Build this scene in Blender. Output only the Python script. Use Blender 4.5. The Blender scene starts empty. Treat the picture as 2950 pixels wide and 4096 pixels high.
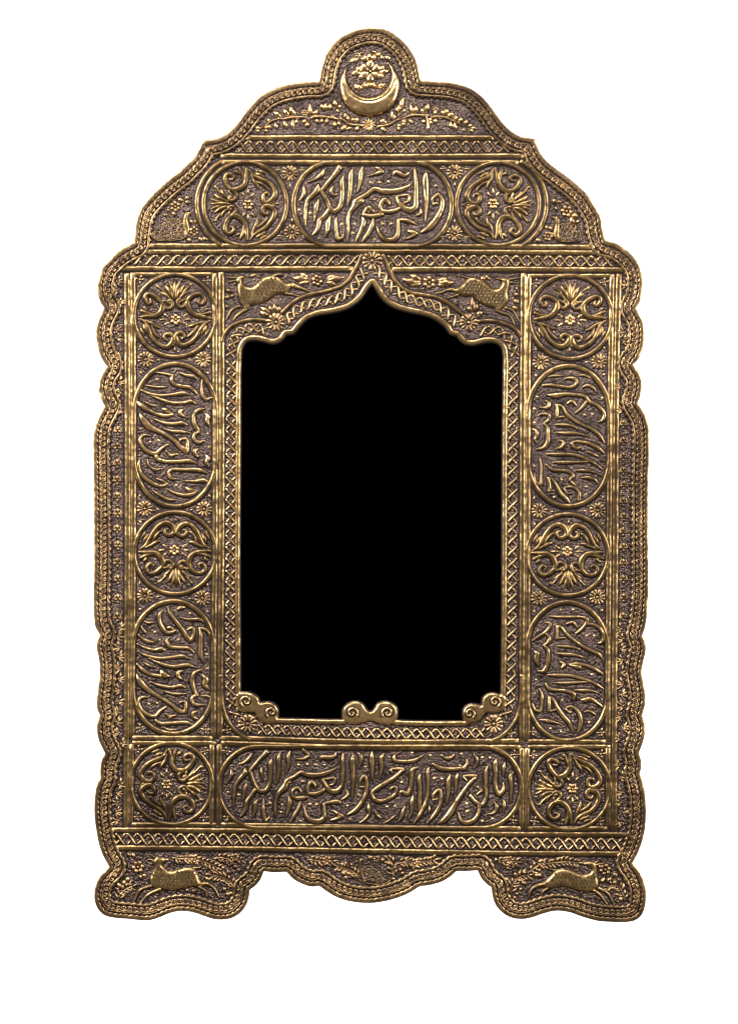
import bpy, math, random
import numpy as np
from mathutils.geometry import tessellate_polygon
from mathutils import Vector

random.seed(7)
scene = bpy.context.scene
COL = scene.collection
S = 0.00025                      # metres per photograph pixel
CX, CY = 1475.0, 2048.0

# ------------------------------------------------------------------ camera
cam_d = bpy.data.cameras.new('camera')
cam = bpy.data.objects.new('camera', cam_d)
COL.objects.link(cam)
cam.location = (0, -3.5, 0)
cam.rotation_euler = (math.radians(90), 0, 0)
cam_d.sensor_fit = 'VERTICAL'
cam_d.sensor_height = 36
cam_d.lens = 36 * 3.5 / (4096 * S)
cam_d.clip_start = 0.05
cam_d.clip_end = 60
scene.camera = cam

# ------------------------------------------------------------------ world, lamps, exposure
world = bpy.data.worlds.new('World')
scene.world = world
world.use_nodes = True
bg = world.node_tree.nodes['Background']
bg.inputs['Color'].default_value = (1.0, 0.86, 0.70, 1)
bg.inputs['Strength'].default_value = 0.23

def area(name, loc, target, sx, sy, power, color):
    l = bpy.data.lights.new(name, 'AREA')
    l.shape = 'RECTANGLE'
    l.size, l.size_y = sx, sy
    l.energy = power
    l.color = color
    o = bpy.data.objects.new(name, l)
    COL.objects.link(o)
    o.location = loc
    d = Vector(target) - Vector(loc)
    o.rotation_euler = d.to_track_quat('-Z', 'Y').to_euler()
    return o

area('softbox', (-1.35, -1.25, 0.95), (0, 0, 0.15), 0.40, 1.0, 92, (1.0, 0.95, 0.97))
area('softbox', (1.6, -1.35, 0.55), (0, 0, 0.0), 0.34, 1.0, 54, (1.0, 0.94, 0.96))
area('softbox', (-0.1, -1.3, 1.9), (0, 0, 0.1), 1.0, 0.34, 46, (1.0, 0.96, 1.0))
# two added, unseen lamps behind the mirror plane that burn the backdrop out to white
area('added_backdrop_lamp', (-2.1, 0.30, 0.3), (0.35, 1.2, 0), 0.6, 1.6, 130, (1, 1, 1))
area('added_backdrop_lamp', (2.1, 0.30, 0.3), (-0.35, 1.2, 0), 0.6, 1.6, 130, (1, 1, 1))

scene.view_settings.view_transform = 'Standard'
scene.view_settings.look = 'None'
scene.view_settings.exposure = 0.0
scene.view_settings.gamma = 1.0
scene.view_settings.use_curve_mapping = False

# ------------------------------------------------------------------ materials
def nt(name):
    m = bpy.data.materials.new(name)
    m.use_nodes = True
    n = m.node_tree.nodes
    return m, n, m.node_tree.links, n['Principled BSDF']

def noise(n, l, coord, scale, detail=3.0, rough=0.55, mapping=None):
    t = n.new('ShaderNodeTexNoise')
    t.inputs['Scale'].default_value = scale
    t.inputs['Detail'].default_value = detail
    t.inputs['Roughness'].default_value = rough
    src = coord.outputs['Object']
    if mapping:
        mp = n.new('ShaderNodeMapping')
        mp.inputs['Scale'].default_value = mapping
        l.new(src, mp.inputs['Vector'])
        src = mp.outputs['Vector']
    l.new(src, t.inputs['Vector'])
    return t

def ramp(n, l, src, stops):
    r = n.new('ShaderNodeValToRGB')
    e = r.color_ramp.elements
    e[0].position, e[0].color = stops[0][0], (*stops[0][1], 1)
    e[1].position, e[1].color = stops[1][0], (*stops[1][1], 1)
    for p, c in stops[2:]:
        x = e.new(p); x.color = (*c, 1)
    l.new(src, r.inputs['Fac'])
    return r

def mapr(n, l, src, a, b, c, d):
    r = n.new('ShaderNodeMapRange')
    for k, v in zip(('From Min', 'From Max', 'To Min', 'To Max'), (a, b, c, d)):
        r.inputs[k].default_value = v
    l.new(src, r.inputs['Value'])
    return r

def bump(n, l, src, strength, dist, prev=None):
    b = n.new('ShaderNodeBump')
    b.inputs['Strength'].default_value = strength
    b.inputs['Distance'].default_value = dist
    l.new(src, b.inputs['Height'])
    if prev:
        l.new(prev.outputs['Normal'], b.inputs['Normal'])
    return b

STAINS = [(-0.050, 0.263, 0.080, 0.022), (0.055, 0.266, 0.09, 0.016), (0.02, -0.317, 0.10, 0.016), (-0.21, -0.30, 0.03, 0.06)]   # dark smears left by handling

def brass(name, hi, lo, tarn, r0, r1, fine=0.25, tarnish=0.60, flakes=False):
    m, n, l, p = nt(name)
    c = n.new('ShaderNodeTexCoord')
    big = noise(n, l, c, 26, 5, 0.6)
    mid = noise(n, l, c, 170, 4, 0.6)
    fin = noise(n, l, c, 1500, 3, 0.6)
    wav = noise(n, l, c, 55, 2, 0.5)
    col = ramp(n, l, big.outputs['Fac'], [(0.3, lo), (0.68, hi)])
    mx = n.new('ShaderNodeMix'); mx.data_type = 'RGBA'
    tm = mapr(n, l, mid.outputs['Fac'], tarnish - 0.06, tarnish + 0.16, 0.0, 0.85)
    l.new(tm.outputs['Result'], mx.inputs['Factor'])
    l.new(col.outputs['Color'], mx.inputs['A'])
    mx.inputs['B'].default_value = (*tarn, 1)
    p.inputs['Metallic'].default_value = 1.0
    cl = noise(n, l, c, 6, 4, 0.6)          # cloudy tarnish over the whole sheet
    cm = mapr(n, l, cl.outputs['Fac'], 0.46, 0.66, 0.0, 0.78)
    for sx, sz, rx, rz in STAINS:
        mp = n.new('ShaderNodeMapping')
        mp.inputs['Location'].default_value = (-sx / rx, 0, -sz / rz)
        mp.inputs['Scale'].default_value = (1 / rx, 0, 1 / rz)
        l.new(c.outputs['Object'], mp.inputs['Vector'])
        ln = n.new('ShaderNodeVectorMath'); ln.operation = 'LENGTH'
        l.new(mp.outputs['Vector'], ln.inputs[0])
        ad = n.new('ShaderNodeMath'); ad.operation = 'MULTIPLY_ADD'
        ad.inputs[1].default_value = 1.6; ad.inputs[2].default_value = -0.8
        l.new(mid.outputs['Fac'], ad.inputs[0])
        sm = n.new('ShaderNodeMath'); sm.operation = 'ADD'
        l.new(ln.outputs['Value'], sm.inputs[0]); l.new(ad.outputs['Value'], sm.inputs[1])
        st = mapr(n, l, sm.outputs['Value'], 1.0, 0.35, 0.0, 0.9)
        mxm = n.new('ShaderNodeMath'); mxm.operation = 'MAXIMUM'
        l.new(cm.outputs[0], mxm.inputs[0]); l.new(st.outputs['Result'], mxm.inputs[1])
        cm = mxm
    m2 = n.new('ShaderNodeMix'); m2.data_type = 'RGBA'
    l.new(cm.outputs[0], m2.inputs['Factor'])
    l.new(mx.outputs['Result'], m2.inputs['A'])
    m2.inputs['B'].default_value = (lo[0] * 0.42, lo[1] * 0.40, lo[2] * 0.42, 1)
    l.new(m2.outputs['Result'], p.inputs['Base Color'])
    rr = mapr(n, l, mid.outputs['Fac'], 0.3, 0.7, r0, r1)
    l.new(rr.outputs['Result'], p.inputs['Roughness'])
    b1 = bump(n, l, wav.outputs['Fac'], 0.5, 0.005)
    b2 = bump(n, l, mid.outputs['Fac'], 0.22, 0.0004, b1)
    b3 = bump(n, l, fin.outputs['Fac'], fine, 0.00012, b2)
    last = b3
    if flakes:
        v = n.new('ShaderNodeTexVoronoi')
        v.inputs['Scale'].default_value = 260
        mp = n.new('ShaderNodeMapping')
        mp.inputs['Scale'].default_value = (1.0, 1.0, 1.5)
        mp.inputs['Rotation'].default_value = (0, 0.3, 0)
        l.new(c.outputs['Object'], mp.inputs['Vector'])
        l.new(mp.outputs['Vector'], v.inputs['Vector'])
        vm = mapr(n, l, v.outputs['Distance'], 0.10, 0.38, 0.0, 1.0)
        last = bump(n, l, vm.outputs['Result'], 0.45, 0.0004, b3)
    l.new(last.outputs['Normal'], p.inputs['Normal'])
    return m

M_BRASS = brass('polished_brass', (0.64, 0.443, 0.205), (0.42, 0.283, 0.125), (0.11, 0.075, 0.048), 0.23, 0.36)
M_BAR = brass('rubbed_brass', (0.50, 0.337, 0.138), (0.23, 0.151, 0.060), (0.055, 0.038, 0.029), 0.27, 0.40, 0.25, 0.50)
M_DEER = brass('chased_brass', (0.50, 0.345, 0.145), (0.34, 0.228, 0.088), (0.10, 0.068, 0.042), 0.28, 0.40, 0.25, 0.56)
M_RIM = brass('edge_brass', (0.52, 0.350, 0.165), (0.25, 0.163, 0.075), (0.070, 0.047, 0.036), 0.27, 0.42, 0.3, 0.50)

def patina(name, a, b, rough, bstr, bdist, scale):
    m, n, l, p = nt(name)
    c = n.new('ShaderNodeTexCoord')
    f1 = noise(n, l, c, scale, 2, 0.6)
    f2 = noise(n, l, c, 40, 4, 0.6)
    v = n.new('ShaderNodeTexVoronoi')
    v.inputs['Scale'].default_value = scale * 0.8
    l.new(c.outputs['Object'], v.inputs['Vector'])
    col = ramp(n, l, f2.outputs['Fac'], [(0.3, a), (0.7, b)])
    l.new(col.outputs['Color'], p.inputs['Base Color'])
    p.inputs['Metallic'].default_value = 0.85
    p.inputs['Roughness'].default_value = rough
    b1 = bump(n, l, v.outputs['Distance'], bstr, bdist)
    b2 = bump(n, l, f1.outputs['Fac'], bstr * 0.6, bdist, b1)
    l.new(b2.outputs['Normal'], p.inputs['Normal'])
    return m

M_GROUND = patina('punched_patina', (0.027, 0.019, 0.015), (0.082, 0.056, 0.043), 0.22, 1.0, 0.0011, 600)
M_GROOVE = patina('groove_dark', (0.014, 0.010, 0.009), (0.030, 0.021, 0.019), 0.5, 0.2, 0.0003, 500)  # darker tone for flanges, chased lines and steep ridge sides

m, n, l, p = nt('black_glass')
p.inputs['Base Color'].default_value = (0, 0, 0, 1)
p.inputs['Roughness'].default_value = 0.25
p.inputs['Specular IOR Level'].default_value = 0.0
M_GLASS = m
m, n, l, p = nt('white_wall')
c = n.new('ShaderNodeTexCoord')
f = noise(n, l, c, 3, 4)
w = ramp(n, l, f.outputs['Fac'], [(0.3, (0.90, 0.90, 0.90)), (0.7, (0.93, 0.93, 0.925))])
l.new(w.outputs['Color'], p.inputs['Base Color'])
p.inputs['Roughness'].default_value = 0.9
M_WALL = m

# ------------------------------------------------------------------ mesh helpers
def W(x, y, h):                   # photograph pixel + relief height (pixels) -> world
    return ((x - CX) * S, -h * S, (CY - y) * S)

class MB:
    def __init__(self):
        self.v, self.f, self.m = [], [], []
    def build(self, name, mats, parent=None, smooth=True):
        me = bpy.data.meshes.new(name)
        me.from_pydata([W(*q) for q in self.v], [], self.f)
        for mt in mats:
            me.materials.append(mt)
        me.polygons.foreach_set('material_index', self.m)
        me.polygons.foreach_set('use_smooth', [smooth] * len(self.f))
        me.update()
        o = bpy.data.objects.new(name, me)
        COL.objects.link(o)
        if parent is not None:
            o.parent = parent
        return o

def frame(x0, y0, k):
    return lambda x, y, w=0.0: (x0 + x / k, y0 + y / k, w / k)

ID = lambda x, y, w=0.0: (x, y, w)

def parse(fr, txt):
    out = []
    for s in txt.split(';'):
        s = s.strip()
        if not s:
            continue
        pts = []
        w = 10.0
        for q in s.split(','):
            a = [float(t) for t in q.split()]
            if len(a) > 2:
                w = a[2]
            pts.append(fr(a[0], a[1], w))
        out.append(pts)
    return out

def catmull(P, step=5.0, closed=False, corners=()):
    P = np.array(P, float)
    n = len(P)
    if n < 2:
        return P
    out = []
    rng = range(n if closed else n - 1)
    for i in rng:
        p1, p2 = P[i], P[(i + 1) % n]
        if closed:
            p0, p3 = P[i - 1], P[(i + 2) % n]
        else:
            p0 = P[i - 1] if i > 0 else 2 * p1 - p2
            p3 = P[i + 2] if i + 2 < n else 2 * p2 - p1
        if i in corners:
            p0 = 2 * p1 - p2
        if ((i + 1) % n) in corners:
            p3 = 2 * p2 - p1
        d = np.hypot(*(p2 - p1)[:2])
        l01 = max(np.hypot(*(p1 - p0)[:2]), 1e-3); l23 = max(np.hypot(*(p3 - p2)[:2]), 1e-3)
        d = max(d, 1e-3)
        # non-uniform tangents, limited to the length of this span
        m1 = ((p1 - p0) / l01 * d + (p2 - p1)) * 0.5
        m2 = ((p2 - p1) + (p3 - p2) / l23 * d) * 0.5
        k = max(1, int(round(d / step)))
        for j in range(k):
            t = j / k
            t2, t3 = t * t, t * t * t
            out.append((2*t3 - 3*t2 + 1) * p1 + (t3 - 2*t2 + t) * m1 + (-2*t3 + 3*t2) * p2 + (t3 - t2) * m2)
    if not closed:
        out.append(P[-1])
    return np.array(out)

PROF = [(-1.0, -0.25), (-0.86, 0.34), (-0.64, 0.86), (-0.34, 0.97), (0.0, 1.0), (0.34, 0.97), (0.64, 0.86), (0.86, 0.34), (1.0, -0.25)]
THIN = [(-1.0, -0.25), (-0.90, 0.40), (-0.45, 0.9), (0.0, 1.0), (0.45, 0.9), (0.90, 0.40), (1.0, -0.25)]

def tangents(p, closed):
    if closed:
        t = np.roll(p, -1, 0) - np.roll(p, 1, 0)
    else:
        t = np.gradient(p, axis=0)
    return t / np.maximum(np.hypot(t[:, 0], t[:, 1]), 1e-6)[:, None]

def ribbon(mb, P, left, right, h, closed=False, flange=3.5, prof=PROF, z0=0.0, cap=True):
    """raised ridge along P (N,2); left / right half-widths; h height (scalar or array)"""
    P = np.asarray(P, float)
    N = len(P)
    left = np.broadcast_to(np.asarray(left, float), (N,)).copy()
    right = np.broadcast_to(np.asarray(right, float), (N,)).copy()
    h = np.broadcast_to(np.asarray(h, float), (N,)).copy()
    T = tangents(P, closed)
    if not closed and cap:
        a, b = (left[0] + right[0]) * 0.22 + 0.6, (left[-1] + right[-1]) * 0.22 + 0.6
        P = np.vstack([P[0] - T[0] * a, P, P[-1] + T[-1] * b])
        T = np.vstack([T[0], T, T[-1]])
        left = np.concatenate([[left[0] * 0.75], left, [left[-1] * 0.75]])
        right = np.concatenate([[right[0] * 0.75], right, [right[-1] * 0.75]])
        h = np.concatenate([[-0.6], h, [-0.6]])
        N += 2
    jz = random.random() * 0.35
    cols = [(-1, u, z) for u, z in prof]
    nrm = np.stack([-T[:, 1], T[:, 0]], 1)
    base = len(mb.v)
    k = len(prof)
    K = k + (2 if flange else 0)
    for i in range(N):
        def pt(u, z, ex=0.0):
            off = u * (right[i] if u > 0 else left[i]) + ex
            return (P[i, 0] + nrm[i, 0] * off, P[i, 1] + nrm[i, 1] * off, z)
        row = []
        for u, z in prof:
            row.append(pt(u, z0 + (z * h[i] if h[i] > 0 else -1.0)))
        if flange:
            zf = 0.25 + jz
            row = [pt(-1.0, zf + z0, -flange)] + row + [pt(1.0, zf + z0, flange)]
            # ridge foot meets the flange just above the ground
            row[1] = (row[1][0], row[1][1], zf + 0.35 + z0)
            row[-2] = (row[-2][0], row[-2][1], zf + 0.35 + z0)
        mb.v.extend(row)
    rng = range(N if closed else N - 1)
    for i in rng:
        a = base + i * K
        b = base + ((i + 1) % N) * K
        for j in range(K - 1):
            mb.f.append((a + j, a + j + 1, b + j + 1, b + j))
            if flange:
                mb.m.append(1 if j in (0, 1, K - 3, K - 2) else 0)
            else:
                mb.m.append(0)

def strokes(mb, fr, txt, hk=0.36, hmax=9.0, step=4.0, flange=5.0, wk=1.0):
    for pts in parse(fr, txt):
        c = catmull(pts, step)
        w = np.maximum(c[:, 2], 1.2) * wk
        h = np.minimum(w * hk + 1.2, hmax) * random.uniform(0.94, 1.06)
        ribbon(mb, c[:, :2], w / 2, w / 2, h, flange=flange, prof=PROF if w.max() > 9 else THIN)

def leaf(mb, x, y, ang, L, w, hk=0.4, bend=0.15, flange=2.2, z0=0.0):
    """pointed leaf from (x,y) outwards; ang in radians, image axes"""
    dx, dy = math.cos(ang), math.sin(ang)
    nx, ny = -dy, dx
    n = 7
    ts = np.linspace(0, 1, n)
    P = np.array([(x + dx * L * t + nx * bend * L * math.sin(math.pi * t), y + dy * L * t + ny * bend * L * math.sin(math.pi * t)) for t in ts])
    ww = w * np.array([0.25, 0.62, 0.9, 1.0, 0.85, 0.5, 0.12])
    ribbon(mb, P, ww / 2, ww / 2, ww * hk + 0.8, flange=flange, prof=THIN, z0=z0)

def dome(mb, x, y, r, h, seg=10, z0=0.0, mat=0, flange=0.0, ax=1.0):
    base = len(mb.v)
    rings = [(1.0, -0.3), (0.85, 0.5), (0.5, 0.88)]
    for rr, z in rings:
        for i in range(seg):
            a = 2 * math.pi * i / seg
            mb.v.append((x + r * rr * math.cos(a) * ax, y + r * rr * math.sin(a), z0 + z * h))
    mb.v.append((x, y, z0 + h))
    for k in range(2):
        for i in range(seg):
            j = (i + 1) % seg
            mb.f.append((base + k*seg + i, base + k*seg + j, base + (k+1)*seg + j, base + (k+1)*seg + i)); mb.m.append(mat)
    for i in range(seg):
        mb.f.append((base + 2*seg + i, base + 2*seg + (i+1) % seg, base + 3*seg)); mb.m.append(mat)
    if flange:
        b2 = len(mb.v)
        for i in range(seg):
            a = 2 * math.pi * i / seg
            mb.v.append((x + (r + flange) * math.cos(a) * ax, y + (r + flange) * math.sin(a), z0 + 0.3))
        for i in range(seg):
            a = 2 * math.pi * i / seg
            mb.v.append((x + r * 0.9 * math.cos(a) * ax, y + r * 0.9 * math.sin(a), z0 + 0.9))
        for i in range(seg):
            j = (i + 1) % seg
            mb.f.append((b2 + i, b2 + j, b2 + seg + j, b2 + seg + i)); mb.m.append(1)

def diamond(mb, x, y, r, h=None):
    """four-sided chased dot with hollow sides"""
    h = h or r * 0.75
    base = len(mb.v)
    jz = random.random() * 0.3
    rot = random.uniform(-0.15, 0.15)
    for rr, z in ((1.3, 0.25 + jz), (1.0, 0.6 + jz), (0.5, h * 0.7)):
        for i in range(8):
            a = math.pi / 4 * i + rot
            q = r * rr * (1.0 if i % 2 == 0 else 0.62)
            mb.v.append((x + q * math.cos(a), y + q * math.sin(a), z))
    mb.v.append((x, y, h))
    for k in range(2):
        for i in range(8):
            j = (i + 1) % 8
            mb.f.append((base + k*8 + i, base + k*8 + j, base + (k+1)*8 + j, base + (k+1)*8 + i)); mb.m.append(1 if k == 0 else 0)
    for i in range(8):
        mb.f.append((base + 16 + i, base + 16 + (i+1) % 8, base + 24)); mb.m.append(0)

def diamonds(mb, fr, txt, s=0.5):
    for q in txt.split(','):
        a = [float(t) for t in q.split()]
        x, y, w = fr(*a)
        diamond(mb, x, y, w * s)

def seg_dist(X, Y, poly):
    """distance to closed polyline and inside mask"""
    poly = np.asarray(poly, float)
    D = np.full(X.shape, 1e9)
    ins = np.zeros(X.shape, bool)
    n = len(poly)
    for i in range(n):
        x1, y1 = poly[i]; x2, y2 = poly[(i + 1) % n]
        dx, dy = x2 - x1, y2 - y1
        L2 = dx*dx + dy*dy
        if L2 < 1e-9:
            continue
        t = np.clip(((X - x1) * dx + (Y - y1) * dy) / L2, 0, 1)
        D = np.minimum(D, (X - x1 - t*dx)**2 + (Y - y1 - t*dy)**2)
        if dy != 0:
            c = ((y1 > Y) != (y2 > Y)) & (X < (x2 - x1) * (Y - y1) / dy + x1)
            ins ^= c
    return np.sqrt(D), ins

def emboss(mb, bbox, sdf, height, step=3.0, flange=3.5, z0=0.0):
    """height field over a signed-distance shape; rim sinks below the ground"""
    x0, y0, x1, y1 = bbox
    m = flange + 2 * step
    xs = np.arange(x0 - m, x1 + m, step); ys = np.arange(y0 - m, y1 + m, step)
    X, Y = np.meshgrid(xs, ys)
    D = sdf(X, Y)
    H = np.where(D > 0, height(X, Y, np.maximum(D, 0)) + 0.9, 0.75 + D * 0.22)
    jz = random.random() * 0.2
    keep = D > -(flange + step)
    idx = -np.ones(X.shape, int)
    base = len(mb.v)
    c = 0
    cells = keep[:-1, :-1] & keep[1:, :-1] & keep[:-1, 1:] & keep[1:, 1:]
    need = np.zeros(X.shape, bool)
    need[:-1, :-1] |= cells; need[1:, :-1] |= cells; need[:-1, 1:] |= cells; need[1:, 1:] |= cells
    for i, j in zip(*np.nonzero(need)):
        idx[i, j] = base + c; c += 1
        mb.v.append((X[i, j], Y[i, j], H[i, j] + jz + z0))
    for i, j in zip(*np.nonzero(cells)):
        mb.f.append((idx[i, j], idx[i+1, j], idx[i+1, j+1], idx[i, j+1]))
        mb.m.append(0 if D[i, j] + D[i+1, j+1] > 0 else 1)

def poly_emboss(mb, poly, h, edge, step=3.0, flange=3.5, z0=0.0, smooth=True):
    poly = np.asarray(poly, float)
    if smooth:
        poly = catmull(poly, 6, True)
    def sdf(X, Y):
        d, ins = seg_dist(X, Y, poly)
        return np.where(ins, d, -d)
    def height(X, Y, D):
        t = np.minimum(D / edge, 1)
        return h * np.sqrt(np.maximum(0, 1 - (1 - t)**2))
    emboss(mb, (poly[:, 0].min(), poly[:, 1].min(), poly[:, 0].max(), poly[:, 1].max()), sdf, height, step, flange, z0)

def contour(F, xs, ys, level):
    """marching squares -> list of closed polylines"""
    G = F - level
    nx, ny = len(xs), len(ys)
    nxt = {}
    def ex(i, j, d):
        if d == 0:
            t = G[i, j] / (G[i, j] - G[i, j+1]); return (xs[j] + t * (xs[j+1] - xs[j]), ys[i])
        t = G[i, j] / (G[i, j] - G[i+1, j]); return (xs[j], ys[i] + t * (ys[i+1] - ys[i]))
    B = G > 0
    code = B[:-1, :-1] * 1 + B[:-1, 1:] * 2 + B[1:, 1:] * 4 + B[1:, :-1] * 8
    tab = {1: [('L', 'T')], 2: [('T', 'R')], 3: [('L', 'R')], 4: [('R', 'B')], 5: [('L', 'T'), ('R', 'B')], 6: [('T', 'B')], 7: [('L', 'B')],
           8: [('B', 'L')], 9: [('B', 'T')], 10: [('T', 'R'), ('B', 'L')], 11: [('B', 'R')], 12: [('R', 'L')], 13: [('R', 'T')], 14: [('T', 'L')]}
    def key(i, j, s):
        return {'T': (i, j, 0), 'B': (i+1, j, 0), 'L': (i, j, 1), 'R': (i, j+1, 1)}[s]
    for i, j in zip(*np.nonzero((code > 0) & (code < 15))):
        for a, b in tab[int(code[i, j])]:
            nxt[key(i, j, a)] = key(i, j, b)
    loops = []
    while nxt:
        k0 = next(iter(nxt)); loop = [k0]; k = nxt.pop(k0)
        while k != k0 and k in nxt:
            loop.append(k); k = nxt.pop(k)
        loops.append(np.array([ex(*q) for q in loop]))
    loops.sort(key=lambda q: -len(q))
    return loops

def resample(P, step, closed=True, smooth=0):
    P = np.asarray(P, float)
    if closed:
        P = np.vstack([P, P[:1]])
    d = np.concatenate([[0], np.cumsum(np.hypot(*np.diff(P, axis=0).T))])
    n = max(4, int(round(d[-1] / step)))
    s = np.linspace(0, d[-1], n + 1)
    Q = np.stack([np.interp(s, d, P[:, 0]), np.interp(s, d, P[:, 1])], 1)
    if closed:
        Q = Q[:-1]
        for _ in range(smooth):
            Q = (np.roll(Q, 1, 0) + 2 * Q + np.roll(Q, -1, 0)) / 4
    return Q

def circle(cx, cy, r, a0=0, a1=360, n=72, ry=None):
    a = np.radians(np.linspace(a0, a1, n, endpoint=(abs(a1 - a0) < 360)))
    return np.stack([cx + r * np.cos(a), cy + (ry or r) * np.sin(a)], 1)

# ------------------------------------------------------------------ traced outlines
OUT_TXT = """1490 110,1549 120,1589 146,1622 175,1648 212,1665 245,1676 286,1682 321 c,1733 324,1782 327,1831 336,1880 353,1919 380,1954 417,1983 456,
2012 495,2047 527,2081 545,2110 549,2136 555 c,2147 579,2162 613,2184 643,2200 657,2225 676,2262 703,2298 731,2321 752,2348 779,2373 818,2389 845,2403 872,
2407 907,2412 930,2421 962 c,2462 973,2502 998,2536 1032,2560 1071,2570 1111,2570 1147,2563 1194,2543 1233 c,2558 1258,2571 1288,2576 1331,2573 1380,2556 1429,2533 1458 c,
2552 1485,2563 1510,2566 1540,2562 1575,2549 1611 c,2570 1643,2583 1670,2593 1712,2595 1767,2591 1951,2591 2100,2588 2440,2579 2506,2568 2541 c,2580 2570,2582 2600,2572 2644,2566 2690,2573 2732,2580 2772,2579 2815,2567 2860 c,
2577 2890,2580 2920,2571 2965,2555 3009 c,2563 3041,2564 3068,2558 3090 c,2570 3129,2580 3188,2582 3266,2574 3338,2554 3401,2529 3451 c,2549 3476,2567 3509,2581 3553,2582 3597,2575 3637,2562 3664,2542 3680,2520 3687,
2432 3688,2388 3684,2328 3668,2272 3649,2218 3644,2168 3656,2124 3671,2080 3677,2036 3668,2002 3646,1980 3619,1967 3580,1964 3550 c,1944 3536,1922 3511,1909 3482 c,1867 3485,1824 3485 c,1797 3509,1761 3529,1711 3542,1678 3546 c,
1634 3573,1579 3595,1524 3608,1469 3613,1392 3604,1342 3587,1303 3564,1276 3544 c,1244 3547,1204 3534,1171 3515,1145 3488 c,1099 3490,1055 3486 c,1043 3517,1021 3544,999 3560 c,996 3588,985 3621,961 3652,928 3672,889 3679,856 3677,817 3665,
768 3649,718 3645,674 3655,636 3671,602 3681,569 3682,520 3677,454 3671,420 3662,396 3642,380 3608,377 3569,387 3527,409 3493,437 3466 c,418 3434,400 3390,384 3315,377 3240,379 3188,387 3140,401 3112 c,401 3070,406 3041,420 3013 c,
408 2989,394 2958,388 2925,389 2890,399 2859 c,388 2833,386 2802,391 2761,397 2710,398 2665,394 2628,387 2597,388 2563,397 2537 c,382 2508,376 2477,376 2257,375 2050,374 1900,372 1790,375 1727,383 1690,400 1654,417 1623 c,
402 1590,394 1555,398 1521,408 1492,427 1465 c,410 1440,396 1409,387 1370,383 1338,386 1302,398 1265,416 1230 c,401 1208,391 1178,389 1135,399 1096,411 1064,434 1040,468 1008,502 986,534 971 c,536 939,540 908,544 884,
551 859,560 838,577 813,599 788,628 759,665 726,700 698,724 680,753 651,770 633,792 601,804 577,813 561 c,857 556,886 546,916 526,945 495,970 463,994 431,1023 400,1058 373,1102 351,1156 336,1214 327,1274 325 c,
1278 297,1285 263,1297 227,1321 188,1358 151,1406 126,1450 113"""

OPEN_TXT = """1488 1132 c,1507 1162,1525 1190,1549 1214,1590 1235,1642 1249,1690 1259,1731 1273,1763 1293,1784 1313,1798 1337 c,1826 1343 c,1840 1362,1860 1376,1885 1380,1913 1375,1945 1368,1974 1369,1994 1378,2006 1393,2012 1420,2012 1480,2011 1586,
2009 1700,2007 2200,2005 2600,2002 2766 c,1999 2779,1977 2772,1953 2774,1933 2786,1926 2806,1924 2823 c,1904 2817,1880 2816,1861 2826,1850 2846,1850 2866,1858 2885 c,1656 2884,1581 2881 c,1588 2859,1586 2831,1568 2813,1537 2806,1509 2815,1497 2835,
1481 2848,1463 2835,1449 2815,1425 2806,1397 2811,1374 2831,1368 2855,1370 2879 c,1242 2877,1112 2874 c,1113 2852,1110 2830,1097 2816,1075 2809,1051 2810,1039 2813 c,1036 2796,1024 2782,1002 2772,977 2769,961 2769 c,
961 2600,959 2300,962 1700,962 1586,964 1439,968 1397,985 1367,1010 1360,1038 1362,1066 1369,1090 1374,1111 1370,1131 1356,1144 1338 c,1174 1336 c,1184 1323,1204 1299,1228 1277,1264 1261,1309 1253,1353 1245,1394 1231,1426 1210,1450 1186,1466 1160"""

def outline(txt, step=6.0):
    pts, cor = [], set()
    for i, q in enumerate([q for q in txt.replace('\n', '').split(',') if q.strip()]):
        a = q.split()
        pts.append((float(a[0]), float(a[1])))
        if len(a) > 2:
            cor.add(i)
    return catmull(pts, step, True, cor)

OUT = outline(OUT_TXT)
OPEN = outline(OPEN_TXT)

gx = np.arange(340, 2640, 7.0); gy = np.arange(80, 3730, 7.0)
GX, GY = np.meshgrid(gx, gy)
d, ins = seg_dist(GX, GY, OUT)
SDF_OUT = np.where(ins, d, -d)
hx = np.arange(850, 2120, 6.0); hy = np.arange(1020, 3000, 6.0)
HX, HY = np.meshgrid(hx, hy)
d, ins = seg_dist(HX, HY, OPEN)
SDF_OPEN = np.where(ins, -d, d)

def inset(level, step=6.0, smooth=1):
    return resample(contour(SDF_OUT, gx, gy, level)[0], step, True, smooth)

def outset(level, step=6.0, smooth=1):
    return resample(contour(SDF_OPEN, hx, hy, level)[0], step, True, smooth)

# ------------------------------------------------------------------ backdrop wall
mb = MB()
me = bpy.data.meshes.new('backdrop')
yb = 1.2
me.from_pydata([(-4, yb, -3), (4, yb, -3), (4, yb, 3), (-4, yb, 3)], [], [(0, 1, 2, 3)])
me.materials.append(M_WALL)
o = bpy.data.objects.new('backdrop', me)
COL.objects.link(o)
o['kind'] = 'structure'

# ------------------------------------------------------------------ the mirror
ROOT = bpy.data.objects.new('wall_mirror', None)
COL.objects.link(ROOT)
ROOT.location = (0, 0, 0)
ROOT['label'] = 'tall arched mirror in an embossed antique brass frame, black glass, on a plain white backdrop'
ROOT['category'] = 'mirror'

def part(name, mb, mats, parent=None, label=None):
    o = mb.build(name, mats, parent or ROOT)
    if label:
        o['label'] = label
    return o

RG = [M_BRASS, M_GROOVE]
BG = [M_BAR, M_GROOVE]

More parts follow.
